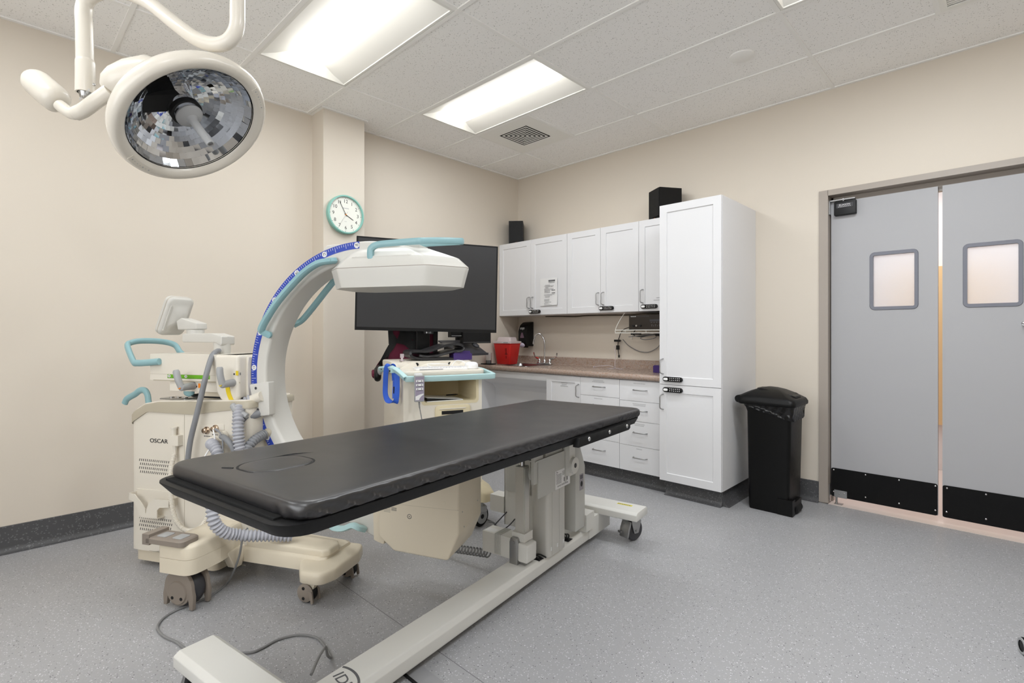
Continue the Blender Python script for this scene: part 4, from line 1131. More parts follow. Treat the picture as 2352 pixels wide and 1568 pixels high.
# rolling stool, of which the photograph shows one caster at its right edge
st = thing('rolling_stool', 'rolling stool of which one black and grey caster shows at the right edge', 'stool', (4.245, -1.43, 0))
for k in range(5):
    a = PI + 2 * PI * k / 5
    Rk = Matrix.Rotation(a, 4, 'Z')
    lg = MB(); lg.sweep([Rk @ Vector((.03, 0, .10)), Rk @ Vector((.16, 0, .085)), Rk @ Vector((.27, 0, .072))], [(-.018, -.012), (.018, -.012), (.014, .012), (-.014, .012)], scale=[1.2, 1, .8])
    leg = lg.build('leg', M_GREYPL, st)
    Rc = Matrix.Translation(Rk @ Vector((.272, 0, .031))) @ Matrix.Rotation(math.radians(-68), 4, 'Z') @ Matrix.Rotation(PI / 2, 4, 'X')
    cc = MB()
    for sg in (-1, 1): cc.lathe([(.001, sg * .006), (.029, sg * .006), (.031, sg * .010), (.031, sg * .020), (.027, sg * .025), (.001, sg * .025)], 28, Rc)
    cc = cc.build('caster', M_BLACK, leg)
    rg = MB()
    for sg in (-1, 1): rg.lathe([(.0195, sg * .0245), (.029, sg * .0235), (.0285, sg * .0262), (.020, sg * .0266)], 28, Rc, cap=False)
    rg.build('caster_ring', M_GREYPL, leg)
MB().cyl((0, 0, .08), (0, 0, .40), .025, 18).build('gas_column', M_GREYPL, st)
MB().lathe([(.001, .40), (.15, .40), (.185, .42), (.19, .45), (.175, .475), (.001, .48)], 36).build('seat', M_BLACK, st)
# ------------------------------------------------------------------ mobile C-arm x-ray machine (local x = forward, y = away, z = up)
MC = thing('c_arm_machine', 'cream mobile C-arm x-ray machine with blue scale strip and teal handles', 'x-ray machine', (1.585, -2.94, 0), math.radians(28))
CF, CZ, RO, RI = .19, .987, .632, .543
def plan(f0, f1, l0, l1, r, n=5): return rrect(f0, f1, l0, l1, r, n)
def lerp(pts, x):
    if x <= pts[0][0]: return pts[0][1]
    for (a, b_), (c, d) in zip(pts, pts[1:]):
        if x <= c: return b_ + (d - b_) * (x - a) / (c - a)
    return pts[-1][1]
def dense(poly, n=160): return [(p.x, p.y) for p in resample(poly, n)]
zl = [(-1.125, .723), (-.998, .796), (-.716, .794), (-.45, .829), (-.35, .84)]
zu = [(-1.125, .775), (-1.02, .832), (-.93, .848), (-.36, .872)]
pb = dense(plan(-1.12, -.37, -.16, .16, .035))
zb = [(-.62, .088), (-.58, .185)]
b = MB(); b.loft([[(x, y, lerp(zb, x)) for x, y in pb], [(x, y, lerp(zl, x) + .002) for x, y in pb]])
body = b.build('body', M_CREAM, MC)
sm = MB(); sm.box(-.762, -.760, -.1608, -.159, .1, .79); sm.box(-.99, -.39, -.1605, -.159, .0905, .092)
sm.build('panel_seam', M_TAUPE, body, smooth=0)
pp_ = dense(plan(-1.105, -.58, -.145, .15, .03))
MB().loft([[(x, y, .03) for x, y in pp_], [(x, y, .088) for x, y in pp_]]).build('plinth', M_CREAM2, MC)
pl_ = dense(plan(-1.127, -.36, -.166, .166, .04))
l = MB()
def inn(k): return [((x + .745) * k - .745, y * k) for x, y in pl_]
l.loft([[(x, y, lerp(zl, x)) for x, y in pl_], [(x, y, lerp(zu, x) - .010) for x, y in pl_], [(x, y, lerp(zu, x) - .002) for x, y in inn(.985)], [(x, y, lerp(zu, x)) for x, y in inn(.96)], [(x, y, lerp(zu, x)) for x, y in inn(.4)]])
lid = l.build('lid', M_TAUPE, MC, smooth=45)
tp = MB(); tp.loft([[(x, y, lerp(zu, x) - .001) for x, y in inn(.95)], [(x, y, lerp(zu, x) + .005) for x, y in inn(.94)], [(x, y, lerp(zu, x) + .005) for x, y in inn(.3)]])
tp.build('lid_top', M_CREAM, lid, smooth=45)
ky = MB(); ky.prism(rrect(-.965, -.79, -.13, -.04, .012), 'z', .856, .862, .002)
ky = ky.build('key_panel', M_STEEL, lid)
kx = MB()
for x in (-.93, -.885, -.84): kx.lathe([(.001, 0), (.014, 0), (.012, .004), (.001, .004)], 18, Matrix.Translation((x, -.085, .862)))
kx.build('key_ring', M_CHROME, ky)
def slots(z, name='vent_slots'):
    v = MB()
    for r in range(2):
        for c in range(17):
            f = -1.057 + c * .0128 + r * .0064
            zz = z - r * .020 - (f + 1.057) * .0
            v.prism([(f, zz - .006), (f + .0035, zz - .006), (f + .0065, zz + .006), (f + .003, zz + .006)], 'y', -.1606, -.1590)
    v.build(name, M_BLACKM, body, smooth=0)
for z in (.548, .508, .256, .216): slots(z)
tx = MB(); tx.text('OSCAR', .030, frame((-.926, -.1612, .650), (1, 0, 0), (0, 0, 1)), .0004, font_w=1.22)
tx.build('lettering', M_INKBLK, body)
pk = MB()
pk.prism(rpoly([(-1.070, .389), (-1.030, .386), (-.985, .345), (-.962, .318), (-.958, .290), (-.952, .318), (-.940, .346), (-.905, .372), (-.807, .376), (-.807, .340), (-.868, .334), (-.885, .318), (-.885, .275), (-1.005, .281), (-1.012, .322), (-1.035, .348), (-1.070, .356)], .006), 'y', -.205, -.201)
pk.box(-1.070, -1.066, -.205, -.16, .356, .389); pk.box(-.811, -.807, -.205, -.16, .34, .376); pk.box(-1.005, -.885, -.205, -.16, .275, .279); pk.box(-1.07, -.83, -.1635, -.16, .275, .40)
pk.build('pocket_holder', M_CREAM, MC)
hs = MB(); hs.box(-.822, -.770, -.188, -.16, .640, .690, .005); hs.cyl((-.810, -.176, .69), (-.810, -.176, .722), .012, 14); hs.cyl((-.810, -.176, .722), (-.810, -.176, .730), .016, 14); hs.cyl((-.803, -.176, .64), (-.801, -.176, .595), .012, 14, .006)
hs.build('hand_switch', M_CREAM, MC)
def ribbed(pts, r0, r1, pitch, m_, name, parent=MC, n=12):
    c = cr(pts, 14); L = 0; ext = []; prev = None
    dense_ = [c[0]]
    for a, q in zip(c, c[1:]):
        k = max(1, int((q - a).length / (pitch / 7)))
        dense_ += [a.lerp(q, (i + 1) / k) for i in range(k)]
    rad = []; s = 0
    for i, q in enumerate(dense_):
        if i: s += (q - dense_[i - 1]).length
        rad.append(r0 + (r1 - r0) * (.5 + .5 * math.sin(2 * PI * s / pitch)) ** .5)
    return MB().tube(dense_, rad, n).build(name, m_, parent)
coil = [(-.801, -.18, .600), (-.800, -.2, .522), (-.808, -.2, .457), (-.799, -.2, .394), (-.785, -.2, .321), (-.758, -.2, .27), (-.712, -.2, .241), (-.65, -.2, .246), (-.603, -.2, .276), (-.587, -.19, .316), (-.587, -.165, .375)]
ribbed(coil, .0085, .0115, .007, M_CREAM, 'coiled_cable')
# connector plate
cp = MB(); cp.prism(rpoly([(-.655, .592), (-.515, .592), (-.515, .758), (-.655, .742)], .012), 'y', -.163, -.159, .001); cp = cp.build('connector_plate', M_CREAM, MC)
cn = MB()
for f, z in ((-.616, .722), (-.563, .733)):
    Mx = Matrix.Translation((f, -.163, z)) @ Matrix.Rotation(PI / 2, 4, 'X')
    cn.lathe([(.001, 0), (.018, 0), (.018, .006), (.012, .008), (.012, .022), (.009, .024), (.001, .024)], 20, Mx)
cn.build('metal_connector', mat('nickel_connector', rgb(190, 170, 150), .2, 1.0), cp)
fl_ = MB(); fl_.lathe([(.001, 0), (.040, 0), (.040, .010), (.034, .014), (.001, .014)], 28, Matrix.Translation((-.578, -.163, .655)) @ Matrix.Rotation(PI / 2, 4, 'X')); fl_.lathe([(.001, 0), (.025, 0), (.022, .016), (.001, .016)], 22, Matrix.Translation((-.512, -.163, .700)) @ Matrix.Rotation(PI / 2, 4, 'X'))
fl_.build('hose_flange', M_CREAM, cp)
cl_ = MB()
for k in range(5): cl_.box(-.635 + k * .01, -.628 + k * .01, -.1636, -.1628, .690, .695); cl_.box(-.585 + k * .01, -.578 + k * .01, -.1636, -.1628, .700, .705)
cl_.build('plate_print', M_INK, cp, smooth=0)
th = MB().tube(cr([(-.555, -.187, .732), (-.535, -.20, .715), (-.53, -.205, .68), (-.545, -.24, .62), (-.565, -.245, .56), (-.56, -.23, .5)], 6), .0032, 8).build('thin_cable', M_WHITEPL, MC)
th = MB().tube(cr([(-.54, -.187, .735), (-.50, -.2, .722), (-.475, -.21, .69), (-.462, -.22, .64), (-.455, -.22, .56), (-.46, -.22, .48)], 6), [.006] * 4 + [.0038] * 27, 8).build('thin_cable', M_HOSE, MC)

# upper horizontal arm, slider, neck
MB().box(-1.022, -.47, -.13, .10, .955, 1.088, .026, 4).build('upper_arm', M_CREAM, MC)
bl = MB(); bl.prism(rpoly([(-.60, .96), (-.592, .905), (-.565, .868), (-.52, .850), (-.475, .856), (-.455, .885), (-.455, 1.088), (-.60, 1.088)], [.02, .03, .03, .03, .03, .02, .02, .0]), 'y', -.138, .10, .018, 4); bl.build('arm_head', M_CREAM, MC)
MB().box(-.90, -.53, -.122, .09, .902, .952, .012, 3).build('slide_block', M_CREAM, MC)
MB().box(-1.0, -.45, -.1302, -.1296, .951, .9565).box(-1.02, -.60, -.1306, -.129, .9855, .9865).build('arm_seam', M_TAUPE, MC, smooth=0)
MB().prism(rpoly([(-.74, -.07), (-.70, -.112), (-.57, -.112), (-.53, -.07), (-.53, .08), (-.74, .08)], .008), 'z', .862, .904, .003).build('neck', M_CREAM2, MC)
MB().prism(rpoly([(-.82, -.08), (-.74, -.13), (-.52, -.13), (-.40, -.10), (-.40, .1), (-.82, .1)], .01), 'z', .8735, .8795, .001).build('gasket', M_BLACKM, MC)
gs = MB().box(-.905, -.635, -.1312, -.1295, .966, .985).build('green_scale', M_GREEN, MC)
gk = MB()
for i in range(40): gk.box(-.903 + i * .0067, -.9022 + i * .0067, -.1316, -.131, .966, .971 if i % 5 else .974)
gk.mi = 1
for f, s_ in ((-.893, '20'), (-.785, '10'), (-.668, '0')):
    gk.mi = 1; gk.prism([(f + .009 * math.cos(a), .977 + .0072 * math.sin(a)) for a in [2 * PI * q / 16 for q in range(16)]], 'y', -.1317, -.1311)
    gk.mi = 2; gk.text(s_, .0115, frame((f, -.1319, .977), (1, 0, 0), (0, 0, 1)), .0002)
gk.build('scale_marks', [M_DARKGREY, M_PAPER, M_INKBLK], gs, smooth=0)
def lever(base, tip, top, dot):
    v = MB(); v.tube([base, tip], [.019, .017], 16); v.ball(tip, .0175, .012, .0175, 14)
    v.tube(cr([tip, tuple(Vector(tip).lerp(Vector(top), .5) + Vector((0, -.004, 0))), top], 5), [.0155] * 10 + [.012], 14)
    o = v.build('lock_lever', M_GREYPL, MC)
    MB().lathe([(.001, 0), (.008, 0), (.007, .003), (.001, .003)], 16, Matrix.Translation((tip[0], tip[1] - .0115, tip[2])) @ Matrix.Rotation(PI / 2, 4, 'X')).build('lever_dot', dot, o)
lever((-.745, -.12, .931), (-.739, -.195, .929), (-.769, -.20, 1.013), M_ORANGE)
lever((-.484, -.13, .955), (-.490, -.195, .950), (-.503, -.20, 1.033), M_YEL)
im = MB()
for f, z, k in ((-.70, .931, 0), (-.452, 1.0, 1)):
    im.mi = 0; im.prism([(f - .026 + .004 * math.cos(a), z - .004 + .005 * math.sin(a)) for a in [2 * PI * q / 8 for q in range(8)]], 'y', -.1392 if k else -.123, -.1370 if k else -.1215)
    im.mi = 1 + k; im.box(f - .016, f - .002, -.1392 if k else -.123, -.1375 if k else -.1215, z - .010, z + .012, M=None)
    im.mi = 3; im.box(f + .008, f + .014, -.1392 if k else -.123, -.1375 if k else -.1215, z - .008, z + .004)
im.build('lever_pictogram', [M_INKBLK, M_ORANGE, M_YEL, M_STEEL], MC, smooth=0)
yb = MB()
aa = [math.radians(q) for q in range(176, 226, 5)]
yb.prism([(-.315 + .215 * math.cos(a), .945 + .165 * math.sin(a)) for a in aa] + [(-.315 + .190 * math.cos(a), .945 + .150 * math.sin(a)) for a in aa[::-1]], 'y', -.1405, -.087)
yb.build('yellow_scale', M_YEL, MC)
# monitor on its folding arm
UP = Vector((.40, 0, .917)).normalized(); NR = Vector((UP.z, 0, -UP.x)); LL = Vector((0, 1, 0))
MM = frame((-1.003, .005, 1.283), LL, UP)             # x = sideways, y = up, z = lateral x up -> rear normal
s = MB()
def mr(a, b_, r, z): return [(x, y, z) for x, y in rrect(-a, a, -b_, b_, r, 6)]
s.loft([mr(.068, .100, .025, -.034), mr(.075, .107, .03, -.030), mr(.076, .108, .03, -.010), mr(.075, .107, .03, .000), mr(.068, .098, .028, .007), mr(.055, .082, .025, .010), mr(.044, .052, .02, .018), mr(.032, .036, .02, .034)], M=MM)
mon = s.build('monitor', M_OFFWHITE, MC, smooth=50)
MB().prism(rrect(-.060, .060, -.085, .085, .01), 'z', -.0352, -.0338, M=MM).build('screen', M_SCREEN, mon)
sg = MB()
sg.loft([mr(.0768, .1088, .03, -.0135), mr(.0768, .1088, .03, -.0112)], caps=False, M=MM); sg.build('rim_line', M_TAUPE, mon)
sl = MB(); sl.prism(rrect(-.064, -.054, -.080, .065, .005), 'z', .002, .0135, M=MM); sl.build('grip_rib', M_OFFWHITE, mon)
arm = MB()
arm.prism(rpoly([(-.965, 1.258), (-.935, 1.275), (-.83, 1.247), (-.828, 1.214), (-.955, 1.212)], .008), 'y', -.032, .038, .006)
arm.cyl((-.872, .003, 1.15), (-.872, .003, 1.213), .041, 24); arm.prism(rpoly([(-.915, 1.146), (-.70, 1.146), (-.655, 1.128), (-.655, 1.178), (-.72, 1.194), (-.83, 1.192), (-.915, 1.192)], .01), 'y', -.040, .046, .012, 3)
arm.cyl((-.695, .003, 1.075), (-.695, .003, 1.176), .040, 26); arm.cyl((-.695, .003, 1.135), (-.695, .003, 1.139), .0405, 26)
arm.build('monitor_arm', M_OFFWHITE, MC)
an = MB(); an.lathe([(.001, 0), (.016, 0), (.014, .006), (.001, .006)], 18, Matrix.Translation((-.672, -.034, 1.103)) @ Matrix.Rotation(PI / 2, 4, 'X')); an.build('cable_gland', M_OFFWHITE, MC)
MB().tube(cr([(-.672, -.036, 1.104), (-.655, -.07, 1.102), (-.622, -.13, 1.080), (-.603, -.18, .994), (-.619, -.195, .89), (-.64, -.205, .785), (-.672, -.205, .679), (-.69, -.205, .572), (-.704, -.195, .463), (-.70, -.18, .40)], 8), .0125, 14).build('monitor_hose', M_HOSE, MC)
# teal grab handles
sec = [(.013 * math.cos(a), .017 * math.sin(a)) for a in [2 * PI * q / 12 for q in range(12)]]
MB().sweep(cr([(-.945, -.142, 1.050), (-1.03, -.142, 1.043), (-1.095, -.142, 1.040), (-1.125, -.138, 1.048), (-1.217, -.10, 1.125), (-1.236, -.07, 1.142), (-1.225, -.02, 1.152), (-1.18, .06, 1.148), (-1.135, .105, 1.128), (-1.10, .112, 1.085), (-1.03, .112, 1.050), (-.96, .112, 1.05)], 7), sec).build('push_handle', M_TEAL, MC)
MB().sweep(cr([(-1.304, -.05, .812), (-1.285, -.05, .838), (-1.23, -.05, .864), (-1.195, -.05, .885), (-1.160, -.05, .886), (-1.14, -.05, .862), (-1.130, -.05, .815), (-1.105, -.05, .79)], 7), sec, scale=None).build('steering_handle', M_TEAL, MC)
MB().ball((-.80, -.10, .893), .034, .014, .022, 14).build('brake_knob', M_TEAL, MC)

# C arc
ca = MB(); angs = [math.radians(70 + (262 - 70) * i / 96) for i in range(97)]
def csec(a):
    out = []
    for r, y in rrect(RI, RO, -.07, .07, .014, 4):
        out.append((CF + r * math.cos(a), y, CZ + r * math.sin(a)))
    return out
ca.loft([csec(a) for a in angs]); arc = ca.build('arc', M_OFFWHITE, MC, smooth=40)
bs = MB(); a92 = [math.radians(92 + (225 - 92) * i / 120) for i in range(121)]
bs.loft([[(CF + r * math.cos(a), y, CZ + r * math.sin(a)) for r, y in ((.598, -.0700), (.598, -.0712), (.6305, -.0712), (.6305, -.069))] for a in a92])
bs = bs.build('scale_strip', M_BLUE, arc)
tk = MB()
for i in range(118):
    a = math.radians(93 + i * 1.105); w = .0009; r0 = .616 if i % 5 else (.606 if i % 10 else .602)
    ca_, sa_ = math.cos(a), math.sin(a)
    q = [(CF + r * ca_ + s_ * w * -sa_, -.0714, CZ + r * sa_ + s_ * w * ca_) for r, s_ in ((r0, -1), (.627, -1), (.627, 1), (r0, 1))]
    tk.quad(*q)
for lab, deg in (('90', 92), ('75', 108.6), ('60', 125), ('45', 142), ('30', 158.8), ('15', 175.3), ('0', 191.8), ('15', 208.4)):
    a = math.radians(deg + 1.2); ca_, sa_ = math.cos(a), math.sin(a)
    c0 = Vector((CF + .614 * ca_, -.0716, CZ + .614 * sa_))
    tk.mi = 1; tk.prism([(c0.x + .0135 * math.cos(q), c0.z + .0135 * math.sin(q)) for q in [2 * PI * w_ / 20 for w_ in range(20)]], 'y', -.0718, -.0712)
    tk.mi = 2; tk.text(lab, .017, frame((c0.x, -.0721, c0.z), (sa_, 0, -ca_), (ca_, 0, sa_)), .0002)
tk.build('scale_marks', [M_PAPER, M_PAPER, M_INKBLK], bs, smooth=0)
# arc holder (D shaped cheek behind the arc) with its roller bracket
circ = [(q.x, q.y) for q in cr([(-.315, 1.150, 0), (-.368, 1.133, 0), (-.413, 1.108, 0), (-.459, 1.070, 0), (-.488, 1.022, 0), (-.499, .968, 0), (-.497, .910, 0), (-.483, .85, 0), (-.462, .801, 0), (-.432, .757, 0), (-.391, .715, 0), (-.337, .678, 0), (-.28, .655, 0)], 5)]
circ = [p for p in circ if math.hypot(p[0] - CF, p[1] - CZ) > .640]
a0 = math.atan2(circ[0][1] - CZ, circ[0][0] - CF); a1 = math.atan2(circ[-1][1] - CZ, circ[-1][0] - CF)
if a1 < 0: a1 += 2 * PI
if a0 < 0: a0 += 2 * PI
inner_ = [(CF + .635 * math.cos(a1 + (a0 - a1) * i / 20), CZ + .635 * math.sin(a1 + (a0 - a1) * i / 20)) for i in range(21)]
MB().prism(circ + inner_, 'y', -.088, .088, .004, 2, ang=60).build('arc_holder', M_CREAM, MC)
br = MB(); br.prism(rpoly([(-.415, .945), (-.30, .962), (-.296, .80), (-.365, .792), (-.385, .815), (-.405, .90)], .008), 'y', -.112, -.068, .006); br = br.build('roller_bracket', M_OFFWHITE, MC)
MB().cyl((-.375, -.1125, .928), (-.375, -.1112, .928), .007, 12).cyl((-.362, -.1125, .825), (-.362, -.1112, .825), .007, 12).build('screw_hole', M_DARKGREY, br)
MB().cyl((-.335, -.112, .892), (-.425, -.105, .862), .024, 20).build('hose_socket', M_CREAM, br)
hA = [(-.405, -.108, .872), (-.424, -.125, .858), (-.423, -.16, .835), (-.402, -.19, .795), (-.389, -.205, .747), (-.379, -.21, .687), (-.367, -.21, .638), (-.364, -.205, .566), (-.387, -.2, .471)]
ribbed(hA, .0175, .0275, .0165, M_RIB, 'ribbed_hose')
hB = [(-.345, -.05, .708), (-.352, -.09, .700), (-.348, -.14, .69), (-.346, -.18, .669), (-.355, -.2, .626), (-.385, -.2, .542), (-.40, -.2, .45)]
ribbed(hB, .015, .0235, .0145, M_HOSE, 'ribbed_hose')
MB().cyl((-.31, -.03, .725), (-.352, -.062, .703), .026, 18).build('hose_socket', M_TAUPE, MC)
hC = [(-.578, -.175, .660), (-.535, -.208, .667), (-.490, -.228, .645), (-.467, -.24, .60), (-.46, -.262, .54), (-.42, -.31, .482), (-.392, -.345, .432), (-.375, -.358, .386), (-.365, -.347, .347), (-.348, -.318, .310), (-.325, -.275, .288), (-.285, -.235, .272), (-.23, -.18, .258), (-.16, -.12, .24)]
ribbed(hC, .0175, .0275, .0165, M_RIB, 'ribbed_hose')
MB().tube(cr([(-.512, -.178, .700), (-.465, -.205, .70), (-.425, -.215, .680), (-.404, -.21, .64), (-.398, -.205, .58), (-.41, -.2, .50)], 7), .0135, 14).build('smooth_hose', M_HOSE, MC)
gl = MB(); gl.tube([(-.452, -.168, .845), (-.43, -.178, .83), (-.37, -.17, .803)], [.015, .016, .012], 12); gl.ball((-.452, -.168, .845), .016, .016, .016); gl.build('lock_lever', M_GREYPL, MC)
MB().cyl((-.415, -.158, .782), (-.36, -.10, .808), .019, 18).build('shaft_stub', M_HOSE, MC)
# teal rails on both cheeks of the arc
secr = [(-.009, -.015), (.009, -.015), (.013, -.008), (.013, .008), (.009, .015), (-.009, .015), (-.013, .008), (-.013, -.008)]
rail = [(.046, -.078, 1.532), (.034, -.104, 1.527), (-.024, -.112, 1.517), (-.096, -.113, 1.479), (-.168, -.113, 1.42), (-.242, -.113, 1.349), (-.293, -.113, 1.288), (-.338, -.112, 1.222), (-.345, -.100, 1.200), (-.318, -.078, 1.182)]
hn = MB().sweep(cr(rail, 7), secr, (0, -1, 0)).build('arc_handle', M_TEAL, arc)
MB().cyl((-.322, -.092, 1.186), (-.322, -.080, 1.186), .016, 16).cyl((.040, -.108, 1.530), (.040, -.119, 1.530), .008, 12).build('handle_bolt', M_TEAL, hn)
far = [(.010, .078, 1.528), (-.058, .105, 1.492), (-.136, .108, 1.416), (-.201, .108, 1.346), (-.267, .108, 1.278), (-.294, .105, 1.255), (-.312, .078, 1.236)]
MB().sweep(cr(far, 7), secr, (0, 1, 0)).build('arc_handle', M_TEAL, arc)
# detector head
dp = rpoly([(.105, -.152), (.552, -.152), (.675, -.018), (.675, .018), (.552, .152), (.105, .152), (.022, .075), (.022, -.075)], [.025, .06, .018, .018, .06, .025, .02, .02], 6)
def dk(k, dz, z, sx=0): return [((x - .34) * k + .34 + sx, y * k, z) for x, y in dp]
d = MB(); d.loft([dk(.90, 0, 1.397), dk(.93, 0, 1.398), dk(.99, 0, 1.470), dk(1, 0, 1.480), dk(1.0, 0, 1.4845)])
det = d.build('detector_head', M_OFFWHITE, MC, smooth=30)
sm = MB(); sm.loft([dk(1.0008, 0, 1.4838), dk(1.0008, 0, 1.4862)], caps=False); sm.build('head_seam', M_TAUPE2, det)
d = MB(); d.loft([dk(1.0, 0, 1.4855), dk(.995, 0, 1.490), dk(.86, 0, 1.530), dk(.84, 0, 1.533), dk(.70, 0, 1.556, -.02), dk(.54, 0, 1.578, -.03), dk(.40, 0, 1.584, -.03)])
cv_ = d.build('detector_cover', M_OFFWHITE, MC, smooth=30)
sd_ = MB(); sd_.prism(rpoly([(.165, -.130), (.455, -.130), (.475, -.120), (.465, -.108), (.165, -.100)], .008), 'z', 1.512, 1.5375, .003); sd_ = sd_.build('handle_shelf', M_OFFWHITE, cv_)
MB().cyl((.185, -.118, 1.5376), (.185, -.118, 1.5384), .007, 12).cyl((.445, -.118, 1.5376), (.445, -.118, 1.5384), .007, 12).build('screw_hole', M_TAUPE, sd_)
rd = MB(); rd.prism(rpoly([(-.05, 1.575), (-.02, 1.612), (.20, 1.615), (.36, 1.598), (.47, 1.572), (.55, 1.53), (.40, 1.52), (.0, 1.53)], .015), 'y', -.055, .055, .014, 3); rd.build('arc_mount', M_OFFWHITE, MC)
MB().box(.38, .46, -.045, .045, 1.575, 1.592, .006).build('latch_block', M_OFFWHITE, cv_)
hd = [(.262, -.122, 1.520), (.262, -.126, 1.550), (.270, -.129, 1.572), (.305, -.130, 1.586), (.40, -.130, 1.590), (.485, -.129, 1.592), (.515, -.122, 1.593), (.570, -.05, 1.604), (.612, .03, 1.614), (.618, .07, 1.620), (.595, .115, 1.625), (.55, .130, 1.628), (.45, .130, 1.628), (.33, .130, 1.626), (.285, .128, 1.618), (.268, .124, 1.59), (.262, .120, 1.54)]
MB().sweep(cr(hd, 6), [(a * .85, b_ * .92) for a, b_ in secr], (1, 0, 0)).build('detector_handle', M_TEAL, MC)
# lower end of the arc and the x-ray tube housing
tl = MB(); tl.prism(rpoly([(.03, .455), (.09, .325), (.30, .238), (.355, .30), (.33, .40), (.16, .46)], [.02, .04, .02, .02, .03, .03]), 'y', -.070, .070, .010, 3); tl = tl.build('arc_tail', M_OFFWHITE, MC)
MB().cyl((.262, -.0705, .288), (.262, -.072, .288), .011, 14).build('bolt', mat('bronze_bolt', rgb(92, 74, 54), .4, .7), tl)
MB().sweep(cr([(.03, -.075, .300), (.055, -.10, .296), (.114, -.112, .302), (.160, -.112, .321), (.187, -.105, .312), (.196, -.072, .294)], 6), secr, (0, -1, 0)).build('arc_handle', M_TEALLT, tl)
MB().prism(rpoly([(.255, .52), (.262, .262), (.318, .245), (.318, .52)], .012), 'y', -.105, .105, .008).build('tube_collar', M_CREAM2, MC)
hb = MB(); hb.prism(rpoly([(.312, .60), (.312, .30), (.385, .243), (.640, .230), (.690, .345), (.690, .585), (.60, .63), (.36, .63)], [.01, .03, .03, .02, .03, .02, .03, .02]), 'y', -.142, .142, .010, 3)
hb = hb.build('tube_housing', M_CREAM2, MC)
MB().box(.312, .690, -.1425, -.1410, .4490, .4498).build('panel_seam', M_TAUPE, hb)
fs = MB(); Mf = frame((.462, -.1428, .402), (1, 0, 0), (0, 0, 1))
ring = [(.0105 * math.cos(a), .0105 * math.sin(a)) for a in [2 * PI * q / 24 for q in range(24)]]
fs.loft([[(x, y, 0) for x, y in ring], [(x * .78, y * .78, 0) for x, y in ring]], caps=False, M=Mf); fs.prism([(x * .22, y * .22) for x, y in ring], 'z', 0, .0003, M=Mf)
for k in range(4): fs.box(.375, .400, -.1429, -.1424, .432 - k * .004, .4335 - k * .004); fs.box(.338, .370, -.1429, -.1424, .430 - k * .006, .4310 - k * .006)
fs.box(.6905, .6910, -.02, -.019, .35, .351)
fs.build('housing_print', M_INK, hb, smooth=0)
fb = MB()
for y, z in ((-.10, .43), (.085, .54), (.09, .42), (-.08, .36)): fb.lathe([(.001, 0), (.0035, 0), (.0035, .001), (.001, .001)], 10, Matrix.Translation((.690, y, z)) @ Matrix.Rotation(PI / 2, 4, 'Y'))
fb.build('screw', M_STEEL, hb)
MB().lathe([(.001, 0), (.009, 0), (.009, .0012), (.001, .0012)], 18, Matrix.Translation((.622, -.142, .475)) @ Matrix.Rotation(PI / 2, 4, 'X')).build('screw_cap', M_CREAM2, hb)

# wheeled base
ch = MB()
bm_ = rpoly([(-.45, -.165), (.02, -.165), (.05, -.15), (.05, .05), (-.45, .09)], .02)
ch.loft([[(x, y, .112) for x, y in bm_], [(x, y, .165) for x, y in bm_], [((x + .2) * .985 - .2, (y + .05) * .94 - .05, .178) for x, y in bm_], [((x + .2) * .9 - .2, (y + .05) * .8 - .05, .186) for x, y in bm_]])
rg = rpoly([(-.44, -.155), (.035, -.155), (.055, -.13), (.055, -.06), (.03, -.03), (-.44, -.0)], .025)
def rk(k, z): return [((x + .2) * k - .2, (y + .08) * k - .08, z) for x, y in rg]
ch.loft([rk(1, .18), rk(1, .198), rk(.985, .207), rk(.95, .210), rk(.5, .210)])
fbp = rpoly([(-.065, -.19), (.008, -.275), (.108, -.275), (.138, -.20), (.138, -.02), (.10, .07), (-.065, .07)], [.02, .03, .05, .04, .05, .03, .02], 5)
def fk_(k, z): return [((x - .03) * k + .03, (y + .1) * k - .1, z) for x, y in fbp]
ch.loft([fk_(.97, .112), fk_(1, .117), fk_(1, .146), fk_(.985, .157), fk_(.94, .163), fk_(.86, .165), fk_(.4, .166)])
ch.build('base_beam', M_CREAM2, MC, smooth=50)
og = MB()
op = rpoly([(-.572, -.455), (-.395, -.455), (-.392, -.30), (-.42, -.12), (-.42, .30), (-.572, .30)], [.02, .055, .03, .02, .02, .02], 5)
def ok_(k, z, f=1): return [((x + .48) * k - .48, (y + .08) * (1 - (1 - k) * f) - .08, z) for x, y in op]
og.loft([ok_(1, .168), ok_(1, .232)]); og.loft([ok_(1, .2335), ok_(1, .278), ok_(.97, .289, .5), ok_(.90, .295, .5), ok_(.4, .296, .8)])
og.loft([ok_(.99, .2315), ok_(.99, .234)], caps=False)
og.prism(rpoly([(-.215, .10), (-.175, .10), (-.14, .19), (-.26, .19)], .01), 'x', -.44, -.395, .004) 
og.build('outrigger', M_CREAM2, MC, smooth=50)
pd_ = MB(); pd_.loft([[(x, y, z + .012 * math.sin((x + .66) / .26 * PI) * 0) for x, y in rrect(-.640, -.425, -.470, -.375, .02, 4)] for z in (.292, .312)] + [[(x, y, .318) for x, y in rrect(-.634, -.431, -.464, -.381, .018, 4)]])
pd_.box(-.640, -.602, -.470, -.375, .285, .330, .010, 3); ped = pd_.build('foot_pedal', M_TAUPE2, MC)
MB().prism(rrect(-.585, -.535, -.45, -.40, .008), 'z', .3175, .3205, .001).prism(rrect(-.50, -.45, -.45, -.40, .008), 'z', .3175, .3205, .001).build('pedal_pad', M_GREYPL, ped)
